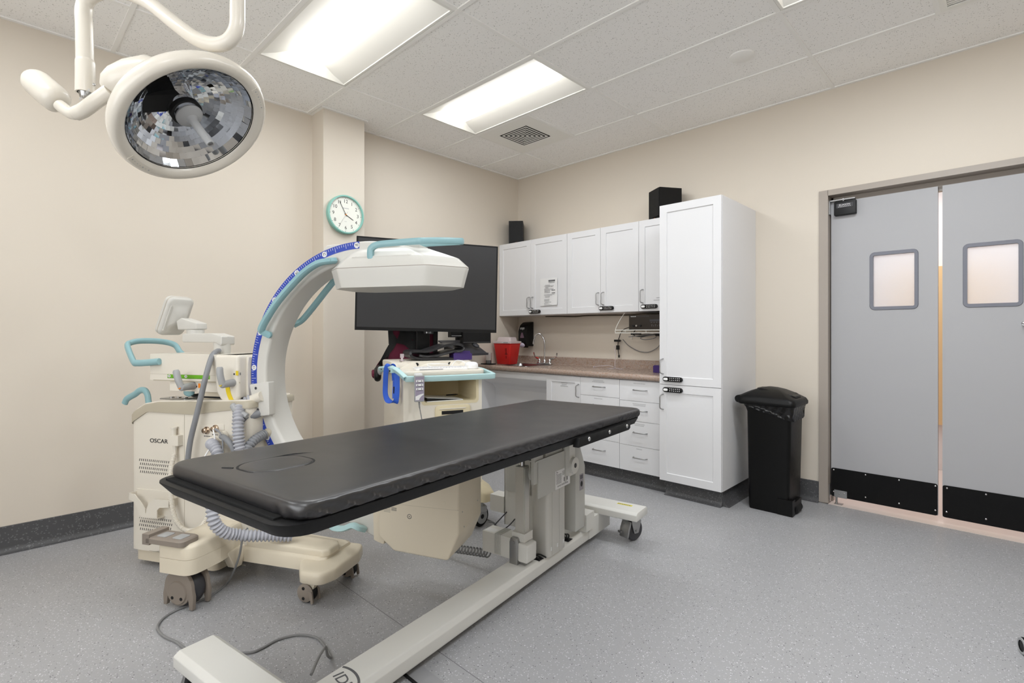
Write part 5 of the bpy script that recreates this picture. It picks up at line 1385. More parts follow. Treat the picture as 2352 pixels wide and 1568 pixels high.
def big_wheel(f, l0, l1):
    w = MB(); My = Matrix.Rotation(-PI / 2, 4, 'X')
    lm = (l0 + l1) / 2; hw = abs(l1 - l0) / 2
    w.lathe([(.03, -hw + .016), (.066, -hw + .016), (.074, -hw + .028), (.075, 0), (.074, hw - .028), (.066, hw - .016), (.03, hw - .016)], 40, Matrix.Translation((f, lm, .0755)) @ My)
    wo = w.build('caster', M_DARKGREY, MC)
    cvv = MB()
    for sg in (-1, 1):
        yy = lm + sg * hw
        poly = [(f + .072 * math.cos(a), .0765 + .072 * math.sin(a)) for a in [math.radians(q) for q in range(-35, 216, 8)]]
        poly = [(f + .062, .006), (f + .080, .006)] + [(f + .083, .06)] + [(f + .076 * math.cos(a), .09 + .078 * math.sin(a)) for a in [math.radians(q) for q in range(0, 181, 10)]] + [(f - .083, .06), (f - .080, .012), (f - .064, .012), (f - .058, .05)] + [(f + .060 * math.cos(a), .068 + .052 * math.sin(a)) for a in [math.radians(q) for q in range(200, 341, 12)]] + [(f + .056, .05)]
        cvv.prism(poly, 'y', yy - sg * .016, yy, .003)
        cvv.lathe([(.001, 0), (.050, 0), (.047, .006), (.001, .007)], 30, Matrix.Translation((f, yy, .072)) @ Matrix.Rotation(PI / 2 * (1 if sg < 0 else -1), 4, 'X'))
    co = cvv.build('wheel_guard', M_TAUPE2, wo)
    hl = MB()
    for dx in (-.024, .024): hl.lathe([(.001, 0), (.007, 0), (.007, .0015), (.001, .0015)], 14, Matrix.Translation((f + dx, lm - hw - .0062, .050)) @ Matrix.Rotation(PI / 2, 4, 'X'))
    hl.build('guard_hole', M_BLACKM, co)
    return wo
big_wheel(-.50, -.42, -.325); big_wheel(-.50, .17, .265)
def small_caster(f, l):
    w = MB(); My = Matrix.Rotation(-PI / 2, 4, 'X')
    w.lathe([(.012, -.018), (.036, -.018), (.041, -.010), (.041, .010), (.036, .018), (.012, .018)], 30, Matrix.Translation((f, l, .0412)) @ My)
    wo = w.build('caster', M_BLACKM, MC)
    g = MB()
    for sg in (-1, 1):
        g.lathe([(.001, 0), (.040, 0), (.040, .004), (.035, .008), (.001, .009)], 30, Matrix.Translation((f, l + sg * .018, .046)) @ Matrix.Rotation(PI / 2 * (1 if sg < 0 else -1), 4, 'X'))
        g.prism(rpoly([(f + .020, .06), (f + .040, .055), (f + .046, .008), (f + .036, .002), (f + .028, .03)], .005), 'y', l + sg * .019, l + sg * .027)
    go = g.build('wheel_guard', M_TAUPE2, wo)
    h2 = MB()
    for dz in (-.022, .022): h2.lathe([(.001, 0), (.007, 0), (.007, .0015), (.001, .0015)], 14, Matrix.Translation((f - .004, l - .0265, .046 + dz)) @ Matrix.Rotation(PI / 2, 4, 'X'))
    h2.build('guard_hole', M_BLACKM, go)
    MB().prism(rpoly([(f - .03, .115), (f + .055, .115), (f + .03, .05), (f + .0, .075)], .006), 'y', l - .012, l + .012).cyl((f, l, .08), (f, l, .118), .02, 16).build('caster_bracket', M_CREAM2, wo)
small_caster(-.005, -.205); small_caster(.03, .05)
# ------------------------------------------------------------------ workstation cart (local x = along its front, -y = towards its front side here +n)
CA = math.radians(68.7)
CK = Vector((1.334, -2.383, 0))
CRv = Vector((math.cos(CA), math.sin(CA), 0)); CNv = Vector((math.sin(CA), -math.cos(CA), 0))
# local x = r, local y = -n, so front points have small or negative y
ct = thing('workstation_cart', 'cream workstation cart with pale aqua rail under the big dark television', 'cart', tuple(CK), CA)
def cw(r, n, z): return CK + CRv * r + CNv * n + Vector((0, 0, z))
bd = MB()
OX0, OX1, OZ0, OZ1, YF = .124, .470, .765, .906, .04
bd.box(0, OX0, YF, .66, .24, .935, .0); bd.box(OX1, .506, YF, .66, .24, .935); bd.box(OX0, OX1, YF, .66, .24, OZ0); bd.box(OX0, OX1, YF, .66, OZ1, .935)
bd.box(OX0, OX1, .40, .66, OZ0, OZ1)
body = bd.build('body', M_CREAM, ct)
il = MB()
o = [(x, YF + .002, z) for x, z in rrect(OX0 - .001, OX1 + .001, OZ0 - .001, OZ1 + .001, .018, 5)]
i_ = [(x, .398, z) for x, z in rrect(OX0 + .002, OX1 - .002, OZ0 + .002, OZ1 - .002, .014, 5)]
fr_ = [(x, YF - .001, z) for x, z in rrect(OX0 - .014, OX1 + .014, OZ0 - .014, OZ1 + .014, .024, 5)]
il.loft([fr_, [(x, YF - .0012, z) for x, z in rrect(OX0 + .003, OX1 - .003, OZ0 + .003, OZ1 - .003, .018, 5)], i_], caps=False); il.add(i_, [tuple(range(len(i_)))])
il.build('cubby', M_CARTIN, body)
MB().box(.0, .506, .035, .041, .935, .9355).build('body_seam', M_TAUPE, body) 
sp_ = MB(); sp_.loft([[(x, YF - .001, z) for x, z in rrect(.195, .425, .60, .745, .02, 5)], [(x, YF - .010, z) for x, z in rrect(.195, .425, .60, .745, .02, 5)], [(x, YF - .013, z) for x, z in rrect(.200, .420, .605, .740, .018, 5)]])
sp_ = sp_.build('drive_bezel', M_CARTIN, ct)
MB().box(.235, .375, YF - .0142, YF - .01, .690, .712, .001).build('drive_slot', M_BLACKM, sp_)
MB().box(.222, .392, YF - .018, YF - .01, .722, .728, .001).build('slot_lip', M_CREAM, sp_)
lb = MB()
for k in range(9): lb.box(-.0008, .0002, .15 + .0, .15 + .08 - .01 * (k % 3), .80 + k * .006, .8018 + k * .006)
lb.build('side_print', M_INKLT, body, smooth=0)
bs = MB()
plan_ = rpoly([(-.06, .0), (-.02, -.03), (.10, -.03), (.40, -.03), (.455, -.13), (.535, -.10), (.56, .02), (.56, .66), (.48, .72), (.02, .72), (-.06, .62)], .03, 4)
bs.loft([[(x, y, .158) for x, y in plan_], [(x, y, .205) for x, y in plan_], [((x - .25) * .97 + .25, (y - .35) * .97 + .35, .222) for x, y in plan_], [((x - .25) * .8 + .25, (y - .35) * .8 + .35, .245) for x, y in plan_]])
bs.build('base', M_CARTIN, ct, smooth=50)
def cart_caster(r, y):
    w = MB(); My = Matrix.Translation((r, y, .064)) @ Matrix.Rotation(math.radians(25), 4, 'Z') @ Matrix.Rotation(PI / 2, 4, 'X')
    w.lathe([(.02, -.016), (.056, -.016), (.063, -.009), (.063, .009), (.056, .016), (.02, .016)], 30, My)
    c = w.build('caster', M_BLACKM, ct)
    h = MB(); h.lathe([(.001, -.019), (.044, -.019), (.046, -.012), (.046, .012), (.044, .019), (.001, .019)], 26, My)
    h.cyl((r, y, .11), (r, y, .162), .02, 14); h.box(r - .035, r + .035, y - .026, y + .026, .095, .128, .008)
    h.build('hub', M_GREYPL, c)
    MB().lathe([(.001, -.0205), (.014, -.0205), (.014, .0205), (.001, .0205)], 16, My).build('axle_cap', M_BLACKM, c)
for r, y in ((.452, -.072), (.0, .05), (.0, .60), (.50, .60)): cart_caster(r, y)
# moulded deck, higher at the back, keyboard well in front
dk_ = MB()
def dz(y): return lerp([(0.03, .963), (.10, .966), (.20, .975), (.30, 1.004), (.36, 1.010), (.7, 1.010)], y)
dp_ = dense(rrect(-.018, .530, .028, .665, .04, 5), 150)
def kk(k): return [((x - .256) * k + .256, (y - .346) * k + .346) for x, y in dp_]
dk_.loft([[(x, y, .936) for x, y in kk(.99)], [(x, y, dz(y) - .012) for x, y in dp_], [(x, y, dz(y) - .003) for x, y in kk(.99)], [(x, y, dz(y)) for x, y in kk(.97)], [(x, y, dz(y)) for x, y in kk(.90)]], caps=False)
# back shelf and well
e_ = kk(.90)
wl = [(x, min(y, .30) if False else y, .962) for x, y in kk(.86)]
dk_.loft([[(x, y, dz(y)) for x, y in e_], [(x, y, .962 if y < .29 else dz(y)) for x, y in kk(.86)], [(x, y, .962 if y < .29 else dz(y)) for x, y in kk(.5)], [(x, y, .962 if y < .29 else dz(y)) for x, y in kk(.02)]], caps=False)
dko = dk_.build('deck', M_CREAM, ct, smooth=40)
MB().box(.05, .46, .300, .66, .958, 1.0095, .004).build('back_shelf', M_CREAM, dko)
gm = MB()
for x in (.145, .375): gm.prism([(x + .014 * math.cos(a), .988 + .012 * math.sin(a)) for a in [2 * PI * q / 18 for q in range(18)]], 'y', .2985, .301)
gm.build('cable_grommet', M_BLACKM, dko)
sr = [(-.013, -.016), (.013, -.016), (.013, .016), (-.013, .016)]
sr = [tuple(p) for p in rpoly([(-.013, -.017), (.013, -.017), (.013, .017), (-.013, .017)], .005, 2)]
rl = MB(); rl.sweep(cr([(.535, .23, .952), (.552, .14, .945), (.572, .02, .925), (.562, 0.0, .922), (.50, -.001, .921), (.25, -.012, .920), (.03, -.001, .921), (.006, .004, .926), (-.012, .03, .945), (-.035, .065, .968), (-.048, .085, .975), (-.052, .12, .978), (-.058, .22, .972), (-.064, .34, .962), (-.068, .42, .955)], 5), sr)
rail_ = rl.build('rail', M_TEALLT, ct)
MB().box(-.07, -.015, .07, .10, .955, .985, .005).box(.505, .535, .21, .24, .935, .962, .003).build('rail_mount', M_TEALLT, rail_)
MB().ball((-.069, .435, .945), .017, .03, .03, 14).build('rail_end_cap', M_GREYPL, rail_)
MB().cyl((-.062, .085, .966), (-.0755, .085, .966), .005, 10).cyl((-.062, .33, .963), (-.082, .33, .963), .005, 10).build('rail_screw', M_BLACKM, rail_)

def placed(mb, name, m_, r, n, z, label, cat, rot=0.0):
    o = mb.build(name, m_, None, tuple(cw(r, n, z)), CA + rot); tag(o, label, cat); return o
kb = MB(); kb.box(0, .335, 0, .115, 0, .012, .004)
kb = placed(kb, 'keyboard', M_WHITEPL, .095, -.105, .9625, 'white keyboard lying in the recess of the cart deck', 'keyboard', math.radians(-2))
kc = MB()
for r in range(5):
    for c in range(17):
        kc.box(.008 + c * .0189, .024 + c * .0189, .008 + r * .0205, .025 + r * .0205, .0115, .0165, .0012, 1)
kc.build('keys', mat('key_white', rgb(224, 224, 226), .4), kb)
MB().box(.02, .17, -.0015, .004, .003, .0055).build('front_slot', M_DARKGREY, kb)
mz = MB(); mz.loft([[(.042 * k * math.cos(a), .046 * k * math.sin(a), z * 1.15) for a in [2 * PI * q / 22 for q in range(22)]] for k, z in ((.86, 0), (1, .004), (1.03, .018), (.96, .030), (.75, .037), (.4, .040))])
mz = placed(mz, 'mouse', M_WHITEPL, .462, -.115, .9625, 'white mouse at the right end of the keyboard on the cart', 'mouse', .2)
MB().tube(cr([(-.01, .04, .02), (-.02, .07, .045), (-.055, .10, .052), (-.085, .11, .02), (-.10, .13, .010), (-.20, .12, .012), (-.24, .145, .022), (-.22, .17, .030), (-.14, .165, .03), (-.08, .16, .024)], 6), .0026, 8).build('mouse_cord', M_WHITEPL, mz)

# folded black mat: a wide band folded over itself
def folded(path, w0, w1, th):
    c = cr(path, 8); mb = MB()
    rings = []
    for i, p in enumerate(c):
        t = (c[min(i + 1, len(c) - 1)] - c[max(i - 1, 0)]).normalized()
        nrm = Vector((-t.z, 0, t.x))
        wob = .004 * math.sin(i * .35)
        a, b_ = p + nrm * th / 2, p - nrm * th / 2
        rings.append([(a.x, w0 + wob, a.z), (a.x, (w0 + w1) / 2, a.z + .002 * math.sin(i * .9)), (a.x, w1 + wob, a.z), (b_.x, w1 + wob, b_.z), (b_.x, (w0 + w1) / 2, b_.z), (b_.x, w0 + wob, b_.z)])
    mb.loft(rings); return mb
M_MAT = mat('black_leaded_vinyl', rgb(34, 34, 36), .42, bump=.5, bscale=35)
fm = folded([(.34, 0, .006), (.22, 0, .008), (.10, 0, .010), (.035, 0, .020), (.010, 0, .040), (.022, 0, .060), (.07, 0, .062), (.13, 0, .060), (.19, 0, .078), (.26, 0, .100), (.33, 0, .108), (.372, 0, .098), (.385, 0, .080), (.365, 0, .062), (.31, 0, .058), (.25, 0, .044), (.19, 0, .030), (.12, 0, .026), (.07, 0, .034)], 0.0, .20, .016)
fo = placed(fm, 'folded_mat', M_MAT, .105, -.345, 1.0115, 'black folded lead mat lying on the back shelf of the cart', 'mat')
pe = folded([(.37, -.001, .0985), (.385, 0, .080), (.365, 0, .062), (.31, 0, .058), (.25, 0, .044), (.19, 0, .030), (.12, 0, .026), (.07, 0, .034)], -.0045, .0, .002); pe.build('stitched_edge', mat('grey_stitching', rgb(92, 92, 94), .7), fo)
pc = MB(); pc.box(0, .135, 0, .10, 0, .046, .016, 4).box(.01, .125, .01, .09, .044, .062, .012, 3)
po = placed(pc, 'purple_case', M_PURPLE, .415, -.345, 1.0100, 'glossy dark purple plastic case beside the black folded mat', 'case')
MB().box(.128, .141, .02, .06, .0, .03, .004).build('clasp', M_STEEL, po)
cl = MB(); cl.lathe([(.001, 0), (.018, 0), (.018, .004), (.009, .006), (.007, .022), (.001, .024)], 16); cl.box(-.012, .012, -.004, .004, .022, .048, .003)
placed(cl, 'clip_stand', M_CLEAR, .055, -.33, 1.0115, 'tiny clear and metal clip standing at the back left of the cart deck', 'clip')

# papers and pen in the cubby
pf = MB(); pf.box(-.12, .12, -.09, .10, 0, .006, .001)
po = placed(pf, 'paper_stack', M_PAPER, .265, -.155, .7665, 'stack of white papers in the open cubby of the cart', 'papers', .06)
MB().prism(rpoly([(-.118, .0062), (.115, .0062), (.115, .0072), (-.118, .026)], .0005), 'y', -.085, .095).build('folder', M_BLACKM, po)
MB().prism([(-.119, .0265), (.117, .0075), (.117, .0085), (-.119, .0280)], 'y', -.088, .098).build('top_sheet', M_PAPER, po)
pn = MB().cyl((0, 0, 0), (.07, .012, 0), .0045, 10).cyl((.07, .012, 0), (.082, .014, 0), .003, 10)
placed(pn, 'pen', M_BLACK, .315, -.19, .7898, 'black pen lying on the papers in the cart cubby', 'pen')

# hand remote hooked on the rail
rm = thing('hand_remote', 'mauve-grey button remote hooked over the pale aqua cart rail', 'remote', tuple(cw(.078, .0225, .786)), CA)
b = MB(); b.prism(rpoly([(-.029, .0), (.029, 0), (.030, .158), (-.030, .158)], .006), 'y', -.022, 0, .004); b.build('case', M_GREYPL, rm)
b = MB(); b.box(-.020, .020, -.008, .030, .150, .168, .003); b.box(-.019, .019, .018, .026, .125, .165, .002); b.build('hook', M_WHITEPL, rm)
b = MB(); b.prism(rpoly([(-.0255, .008), (.0255, .008), (.0265, .150), (-.0265, .150)], .003), 'y', -.0228, -.0215); fp = b.build('keypad', M_REMOTE, rm)
b = MB(); b2 = MB()
for k in range(3):
    z = .118 - k * .0235
    b.box(-.0215, .0215, -.0233, -.0226, z, z + .013)
    b2.box(-.018, .018, -.0233, -.0226, z - .0045, z - .002)
    for x in (-.014, .010): b2.box(x, x + .005, -.0236, -.0231, z + .003, z + .009)
b.prism(rpoly([(-.0245, .012), (-.0245, .034), (0, .044), (.0245, .050), (.0245, .043), (.012, .036), (.0, .022), (-.004, .012)], .002), 'y', -.0233, -.0226)
b.build('button_strip', M_PAPER, fp, smooth=0); b2.build('button_print', M_INKBLK, fp, smooth=0)
MB().tube(cr([(0, -.011, .002), (.002, -.011, -.03), (.010, -.008, -.07), (.022, -.006, -.13), (.040, -.006, -.20), (.055, -.006, -.30), (.06, -.006, -.42)], 6), [.0055] * 4 + [.0045] * 4 + [.0030] * 29, 8).build('cord', M_CORD, rm)

# blue strap looped over the left rail
stp = MB()
def strap(pts, w, th=.0022):
    # pts: (r, n, z) in cart frame; band is wide along the rail (n direction)
    c = cr([(p[0], -p[1], p[2]) for p in pts], 8)
    rings = []
    for i, p in enumerate(c):
        t = (c[min(i + 1, len(c) - 1)] - c[max(i - 1, 0)]).normalized()
        sd = Vector((.75, -.65, 0)).normalized(); sd = (sd - t * sd.dot(t)).normalized()
        nn = t.cross(sd)
        rings.append([p + sd * w / 2 + nn * th / 2, p + nn * (th / 2 + .001), p - sd * w / 2 + nn * th / 2, p - sd * w / 2 - nn * th / 2, p - nn * (th / 2 - .001), p + sd * w / 2 - nn * th / 2])
    stp.loft(rings)
strap([(-.030, -.15, .90), (-.034, -.148, .95), (-.038, -.15, .990), (-.056, -.155, .9985), (-.074, -.16, .990), (-.080, -.168, .95), (-.082, -.175, .88), (-.083, -.17, .82), (-.075, -.15, .785), (-.058, -.11, .772), (-.042, -.075, .776), (-.038, -.06, .80), (-.035, -.055, .86), (-.034, -.06, .92), (-.036, -.07, .95)], .034)
strap([(-.030, -.15, .90), (-.034, -.13, .87), (-.042, -.10, .83), (-.045, -.085, .80)], .026)
so = stp.build('blue_strap', M_STRAP, ct); so.parent = None
so.matrix_world = Matrix.Translation(CK) @ Matrix.Rotation(CA, 4, 'Z'); so.location = CK; so.rotation_euler = (0, 0, CA)
tag(so, 'bright blue strap looped over the left end of the cart rail', 'strap')
MB().box(-.052, -.044, .07, .088, .83, .87, .003).build('buckle', M_BLACK, so)

# lead apron hung behind the cart
ap = thing('lead_apron', 'maroon and black lead apron hanging behind the cart below the television', 'apron', tuple(cw(.15, -.70, .0)), CA)
def cloth(poly, y, name, m_, thick=.006, wav=.006, seedv=0):
    # poly in (r, z); a thin folded sheet at depth y
    P = dense(poly, 60); cx = sum(p[0] for p in P) / len(P); cz = sum(p[1] for p in P) / len(P)
    rings = []
    for s in (1.0, .8, .6, .4, .2, .04):
        rings.append([((x - cx) * s + cx - .15, y + wav * math.sin(((x - cx) * s + cx) * 42 + seedv), (z - cz) * s + cz) for x, z in P])
    mb = MB(); mb.loft(rings, caps=False)
    back = [[(x, yy + thick, z) for x, yy, z in r] for r in rings]
    mb.loft(back[::-1], caps=False); mb.loft([rings[0], back[0]], caps=False)
    return mb.build(name, m_, ap)
cloth([(.030, 1.30), (.045, 1.195), (.085, 1.144), (.037, 1.076), (-.037, .979), (-.062, .94), (.10, .93), (.40, .94), (.405, 1.30)], .0, 'panel', M_MAROON, seedv=1)
cloth([(.030, 1.30), (.047, 1.195), (.092, 1.142), (.044, 1.076), (-.030, .979), (-.055, .94), (-.040, .935), (-.008, .979), (.070, 1.08), (.105, 1.142), (.068, 1.195), (.055, 1.30)], -.010, 'binding', M_BLACK, .004, .005, 1)
cloth([(.100, 1.30), (.118, 1.20), (.088, 1.125), (.150, 1.112), (.20, 1.07), (.21, .95), (.285, .95), (.29, 1.19), (.30, 1.30)], -.013, 'dark_lining', M_BLACKM, .004, .004, 1)
cloth([(.366, 1.30), (.368, 1.18), (.366, 1.0), (.40, 1.0), (.404, 1.30)], -.010, 'binding', M_BLACK, .004, .004, 1)
cloth([(.02, 1.0), (.055, 1.08), (.030, 1.0), (.005, .94), (-.01, .94)], -.012, 'binding', M_BLACK, .004, .003, 1)
slv = MB(); slv.tube(cr([(-.22, -.18, .945), (-.228, -.235, .925), (-.232, -.25, .905), (-.228, -.225, .893), (-.22, -.17, .905), (-.20, -.08, .93), (-.17, .0, .95)], 6), [.024] * 31 + [.026] * 6, 12); slv.build('sleeve', M_BLACK, ap)
MB().tube(cr([(-.245, -.17, .935), (-.252, -.22, .915), (-.245, -.20, .902)], 5), .014, 10).build('sleeve_trim', M_MAROON, ap)

# television on its post
K1 = 1.134
A0 = Vector((.722, -2.367, 0)); A1 = Vector((1.184, -1.476, 0))
W = (A1 - A0).length; ang = math.atan2(A1.y - A0.y, A1.x - A0.x)
tv = thing('television', 'large wide dark flat television behind the C-arm detector', 'television', tuple((A0 + A1) / 2), ang)
HZ = .640; zc = 1.528
RM = Matrix.Translation((0, 0, zc)) @ Matrix.Rotation(math.radians(1.15), 4, 'Y')
b = MB(); b.box(-W / 2, W / 2, -.012, .03, -HZ / 2, HZ / 2, .004, M=RM); b.box(-W * .4, W * .4, .03, .062, -HZ * .42, HZ * .30, .012, M=RM); tvb = b.build('casing', M_BLACK, tv)
MB().box(-W / 2 + .011, W / 2 - .011, -.0132, -.011, -HZ / 2 + .022, HZ / 2 - .011, .0008, M=RM).build('screen', M_SCREEN, tv)
lgm = MB(); Ml = RM @ frame((.012, -.0128, -HZ / 2 + .0), (1, 0, 0), (0, 0, 1))
MB().box(-.035, .035, -.008, .02, -HZ / 2 - .018, -HZ / 2 + .002, .003, M=RM).build('badge', M_BLACK, tvb)
lgm.text('LG', .016, RM @ frame((.010, -.0086, -HZ / 2 - .008), (1, 0, 0), (0, 0, 1)), .0003); lgm.prism([(-.013 + .006 * math.cos(a), -HZ / 2 - .008 + .006 * math.sin(a)) for a in [2 * PI * q / 16 for q in range(16)]], 'y', -.0086, -.0082, M=RM)
lgm.build('lettering', M_GREYPL, tvb)
pst = MB(); lp = Matrix.Rotation(-ang, 4, 'Z')
def tl_(v): return lp @ (v - (A0 + A1) / 2)
p0 = tl_(cw(.27, -.625, 0))
pst.prism(rrect(p0.x - .05, p0.x + .05, p0.y - .02, p0.y + .02, .01), 'z', 1.0105, 1.45, .002); pst.prism(rrect(p0.x - .075, p0.x + .075, p0.y - .03, p0.y + .03, .012), 'z', 1.0105, 1.026, .003)
pst.box(p0.x - .06, p0.x + .06, min(p0.y - .0, .055), max(p0.y, .07), 1.38, 1.55, .003)
pst.build('post', M_BLACK, tv)

# wall-mounted workstation in the corner behind the television
wk = thing('wall_workstation', 'black monitor with a tilted keyboard tray on a wall arm, behind the television', 'workstation', (.02, -.85, 1.1))
MB().box(-.018, .012, -.05, .05, -.12, .45, .003).box(.0, .16, -.03, .03, .12, .16, .004).box(.08, .12, -.03, .03, -.10, .16, .004).build('wall_arm', M_BLACK, wk)
mo = MB().box(.275, .31, -.235, .12, .003, .26, .005).build('monitor', M_BLACK, wk)
MB().box(.3095, .3112, -.225, .11, .016, .25).build('screen', M_BLACKM, mo); MB().box(.3105, .3115, -.225, .11, .012, .0135).build('bezel_edge', M_GREYPL, mo)
MB().box(.15, .28, -.05, .02, .08, .15, .004).build('monitor_bracket', M_BLACK, wk)
MB().box(.255, .30, -.36, -.225, .06, .14, .003).build('side_device', M_BLACK, wk)
MB().prism(rrect(-.355, -.24, .072, .076, .001), 'x', .3, .3015).build('device_edge', M_GREYPL, wk)
tr = MB()
a_, b__, c__, d__ = Vector((.12, -.37, .02)), Vector((.12, .02, .02)), Vector((.40, .00, -.105)), Vector((.40, -.30, -.105))
tr.loft([[a_, b__, c__, d__], [v + Vector((0.004, 0, .011)) for v in (a_, b__, c__, d__)]]); tr.loft([[c__ + Vector((-.012, 0, .0)), d__ + Vector((-.012, 0, 0)), d__ + Vector((.004, 0, -.001)), c__ + Vector((.004, 0, -.001))], [v + Vector((.0, 0, .020)) for v in (c__ + Vector((-.012, 0, 0)), d__ + Vector((-.012, 0, 0)), d__ + Vector((.004, 0, 0)), c__ + Vector((.004, 0, 0)))]])
tr.build('keyboard_tray', M_DARKGREY, wk)
MB().box(.02, .14, -.22, -.15, -.08, .02, .004).build('tray_arm', M_BLACK, wk)
ms = MB(); ms.ball((0, 0, .0), .045, .032, .018, 18); ms = ms.build('wall_mouse', M_DARKGREY, None, (.335, -.93, 1.085)); ms.rotation_euler = (0, math.radians(24), 0); tag(ms, 'dark mouse on the tilted tray of the wall-mounted workstation', 'mouse')

# ------------------------------------------------------------------ surgical lamp
sl = thing('surgical_lamp', 'round ivory surgical lamp with a faceted mirror dome hung from the ceiling', 'surgical lamp', (2.036, -3.528, H))
def Lw(p): return Vector(p) - Vector((2.036, -3.528, H))
pole = [(1.394, -3.86, 2.16), (1.393, -3.861, 2.221), (1.391, -3.863, 2.362), (1.389, -3.865, 2.409), (1.392, -3.862, 2.442), (1.412, -3.851, 2.468), (1.457, -3.826, 2.478), (1.522, -3.793, 2.470), (1.61, -3.755, 2.435), (1.722, -3.715, 2.367), (1.835, -3.668, 2.272), (1.912, -3.621, 2.206), (1.966, -3.582, 2.18), (2.010, -3.551, 2.184), (2.033, -3.531, 2.225), (2.036, -3.528, 2.295), (2.036, -3.528, 2.45), (2.036, -3.528, 2.89)]
MB().tube(cr([Lw(p) for p in pole], 5), [.029 - .005 * min(1, i / 45) for i in range(86)], 18).build('suspension_tube', M_LAMP, sl)
MB().lathe([(.001, -.001), (.13, -.001), (.125, -.05), (.05, -.06), (.03, -.09), (.001, -.09)], 32).build('ceiling_canopy', M_LAMP, sl)
s0 = Lw((1.394, -3.86, 2.107)); Ms = Matrix.Translation(s0)
MB().lathe([(.026, .0), (.0315, .0), (.0315, .115), (.0305, .122), (.026, .13)], 24, Ms, cap=False).build('sleeve', M_LAMP, sl)
MB().lathe([(.001, -.016), (.018, -.016), (.020, -.004), (.024, .004), (.024, .03), (.001, .03)], 20, Ms).build('swivel', M_STEEL, sl)
MB().ball(Lw((1.415, -3.838, 2.14)), .006).build('set_screw', M_CHROME, sl)
yk = [(1.290, -3.925, 2.072), (1.313, -3.911, 2.053), (1.335, -3.898, 2.038), (1.352, -3.887, 2.033), (1.372, -3.875, 2.037), (1.393, -3.861, 2.046), (1.45, -3.833, 2.070), (1.50, -3.797, 2.103)]
ya = MB().tube(cr([Lw(p) for p in yk], 6), [.022] * 20 + [.026] * 23, 16).build('yoke_arm', M_LAMP, sl)
cdir = (Vector((1.30, -3.91, 2.05)) - Vector((1.194, -3.985, 2.171))).normalized()
cp0, cp1 = Vector((1.188, -3.988, 2.176)), Vector((1.268, -3.932, 2.096))
ring_pts = [cp0 + (cp1 - cp0) * t for t in (-.26, -.25, -.18, -.05, .1, .5, .8, 1.0, 1.12, 1.18)]
MB().tube([Lw(p) for p in ring_pts], [.012, .024, .038, .047, .051, .052, .052, .050, .038, .020], 22).build('counterweight', M_LAMP, sl)
hp = [(1.475, -3.815, 2.118), (1.487, -3.80, 2.128), (1.505, -3.775, 2.145), (1.535, -3.735, 2.170), (1.58, -3.69, 2.185), (1.62, -3.66, 2.175)]
MB().tube([Lw(p) for p in hp], [.02, .042, .055, .060, .058, .045], 22).build('hub', M_LAMP, sl)
Mtx = frame(Lw((1.447, -3.857, 2.090)), (.58, .33, .48), (-.35, -.25, .85))
tx = MB()
LO = Lw((1.806, -3.598, 1.953))
nv = Vector((.557, .321, -.766)).normalized()
xa = Vector((-nv.y, nv.x, 0)).normalized() * 1.0
ya_ = nv.cross(xa)
MH = Matrix(((xa.x, ya_.x, nv.x, LO.x), (xa.y, ya_.y, nv.y, LO.y), (xa.z, ya_.z, nv.z, LO.z), (0, 0, 0, 1)))      # z = out of the lamp face
hd = MB(); hd.lathe([(.218, -.010), (.222, .004), (.232, .012), (.250, .014), (.262, .006), (.267, -.010), (.262, -.032), (.25, -.05), (.232, -.07), (.18, -.115), (.10, -.15), (.03, -.16), (.001, -.16)], 64, MH, cap=False)
head = hd.build('lamp_head', M_LAMP, sl, smooth=50)
mb = MB(); rnd = random.Random(2)
NA, NRr = 48, 11
prof = []
for i in range(NRr + 1):
    t = i / NRr
    r = .2165 * (1 - t) + .035 * t
    z = -.012 - .105 * (1 - (r / .2165) ** 2) ** .8
    prof.append((r, z))
for i in range(NRr):
    for j in range(NA):
        a0, a1 = 2 * PI * j / NA, 2 * PI * (j + 1) / NA
        if i % 2: a0 += PI / NA; a1 += PI / NA
        q = []
        for (r, z), a in ((prof[i], a0), (prof[i], a1), (prof[i + 1], a1), (prof[i + 1], a0)):
            q.append(Vector((r * math.cos(a), r * math.sin(a), z)))
        c = sum(q, Vector()) / 4
        ax_ = Vector((rnd.gauss(0, 1), rnd.gauss(0, 1), rnd.gauss(0, 1))).normalized()
        Rr = Matrix.Rotation(rnd.gauss(0, .032), 3, ax_)
        mb.add([c + Rr @ (p - c) for p in q], [(0, 1, 2, 3)], MH)
mb.lathe([(.219, -.011), (.219, -.02), (.12, -.126), (.03, -.128)], 48, MH, cap=False)
mb.build('mirror_dome', M_MIRROR, head, smooth=0)
gl_ = MB(); gl_.lathe([(.2165, -.006), (.2205, -.004), (.2205, -.011), (.2165, -.011)], 64, MH, cap=False); gl_.build('black_seal', M_BLACKM, head)
bh = MB(); bh.prism(rpoly([(-.075, -.035), (.075, -.035), (.075, .035), (-.075, .035)], .008), 'z', -.115, -.085, M=MH @ Matrix.Translation((-.06, -.02, 0)) @ Matrix.Rotation(.6, 4, 'Z')); bh.build('bulb_carrier', M_BLACKM, head)
cb = MB(); cb.lathe([(.001, -.125), (.055, -.125), (.052, -.06), (.046, -.048), (.046, -.04), (.001, -.04)], 32, MH); cb.build('bulb_cover', M_CHROME, head)
bk_ = MB(); bk_.lathe([(.047, -.052), (.0535, -.052), (.0535, -.07), (.047, -.07)], 32, MH, cap=False); bk_.build('bulb_band', M_BLACKM, head)
hn = MB(); hn.lathe([(.001, -.040), (.044, -.040), (.046, -.034), (.040, -.026), (.020, -.018), (.0145, -.008), (.0135, .105), (.0125, .110), (.009, .110), (.008, .102), (.001, .102)], 32, MH)
hn.build('sterile_handle', M_GREYPL, head)
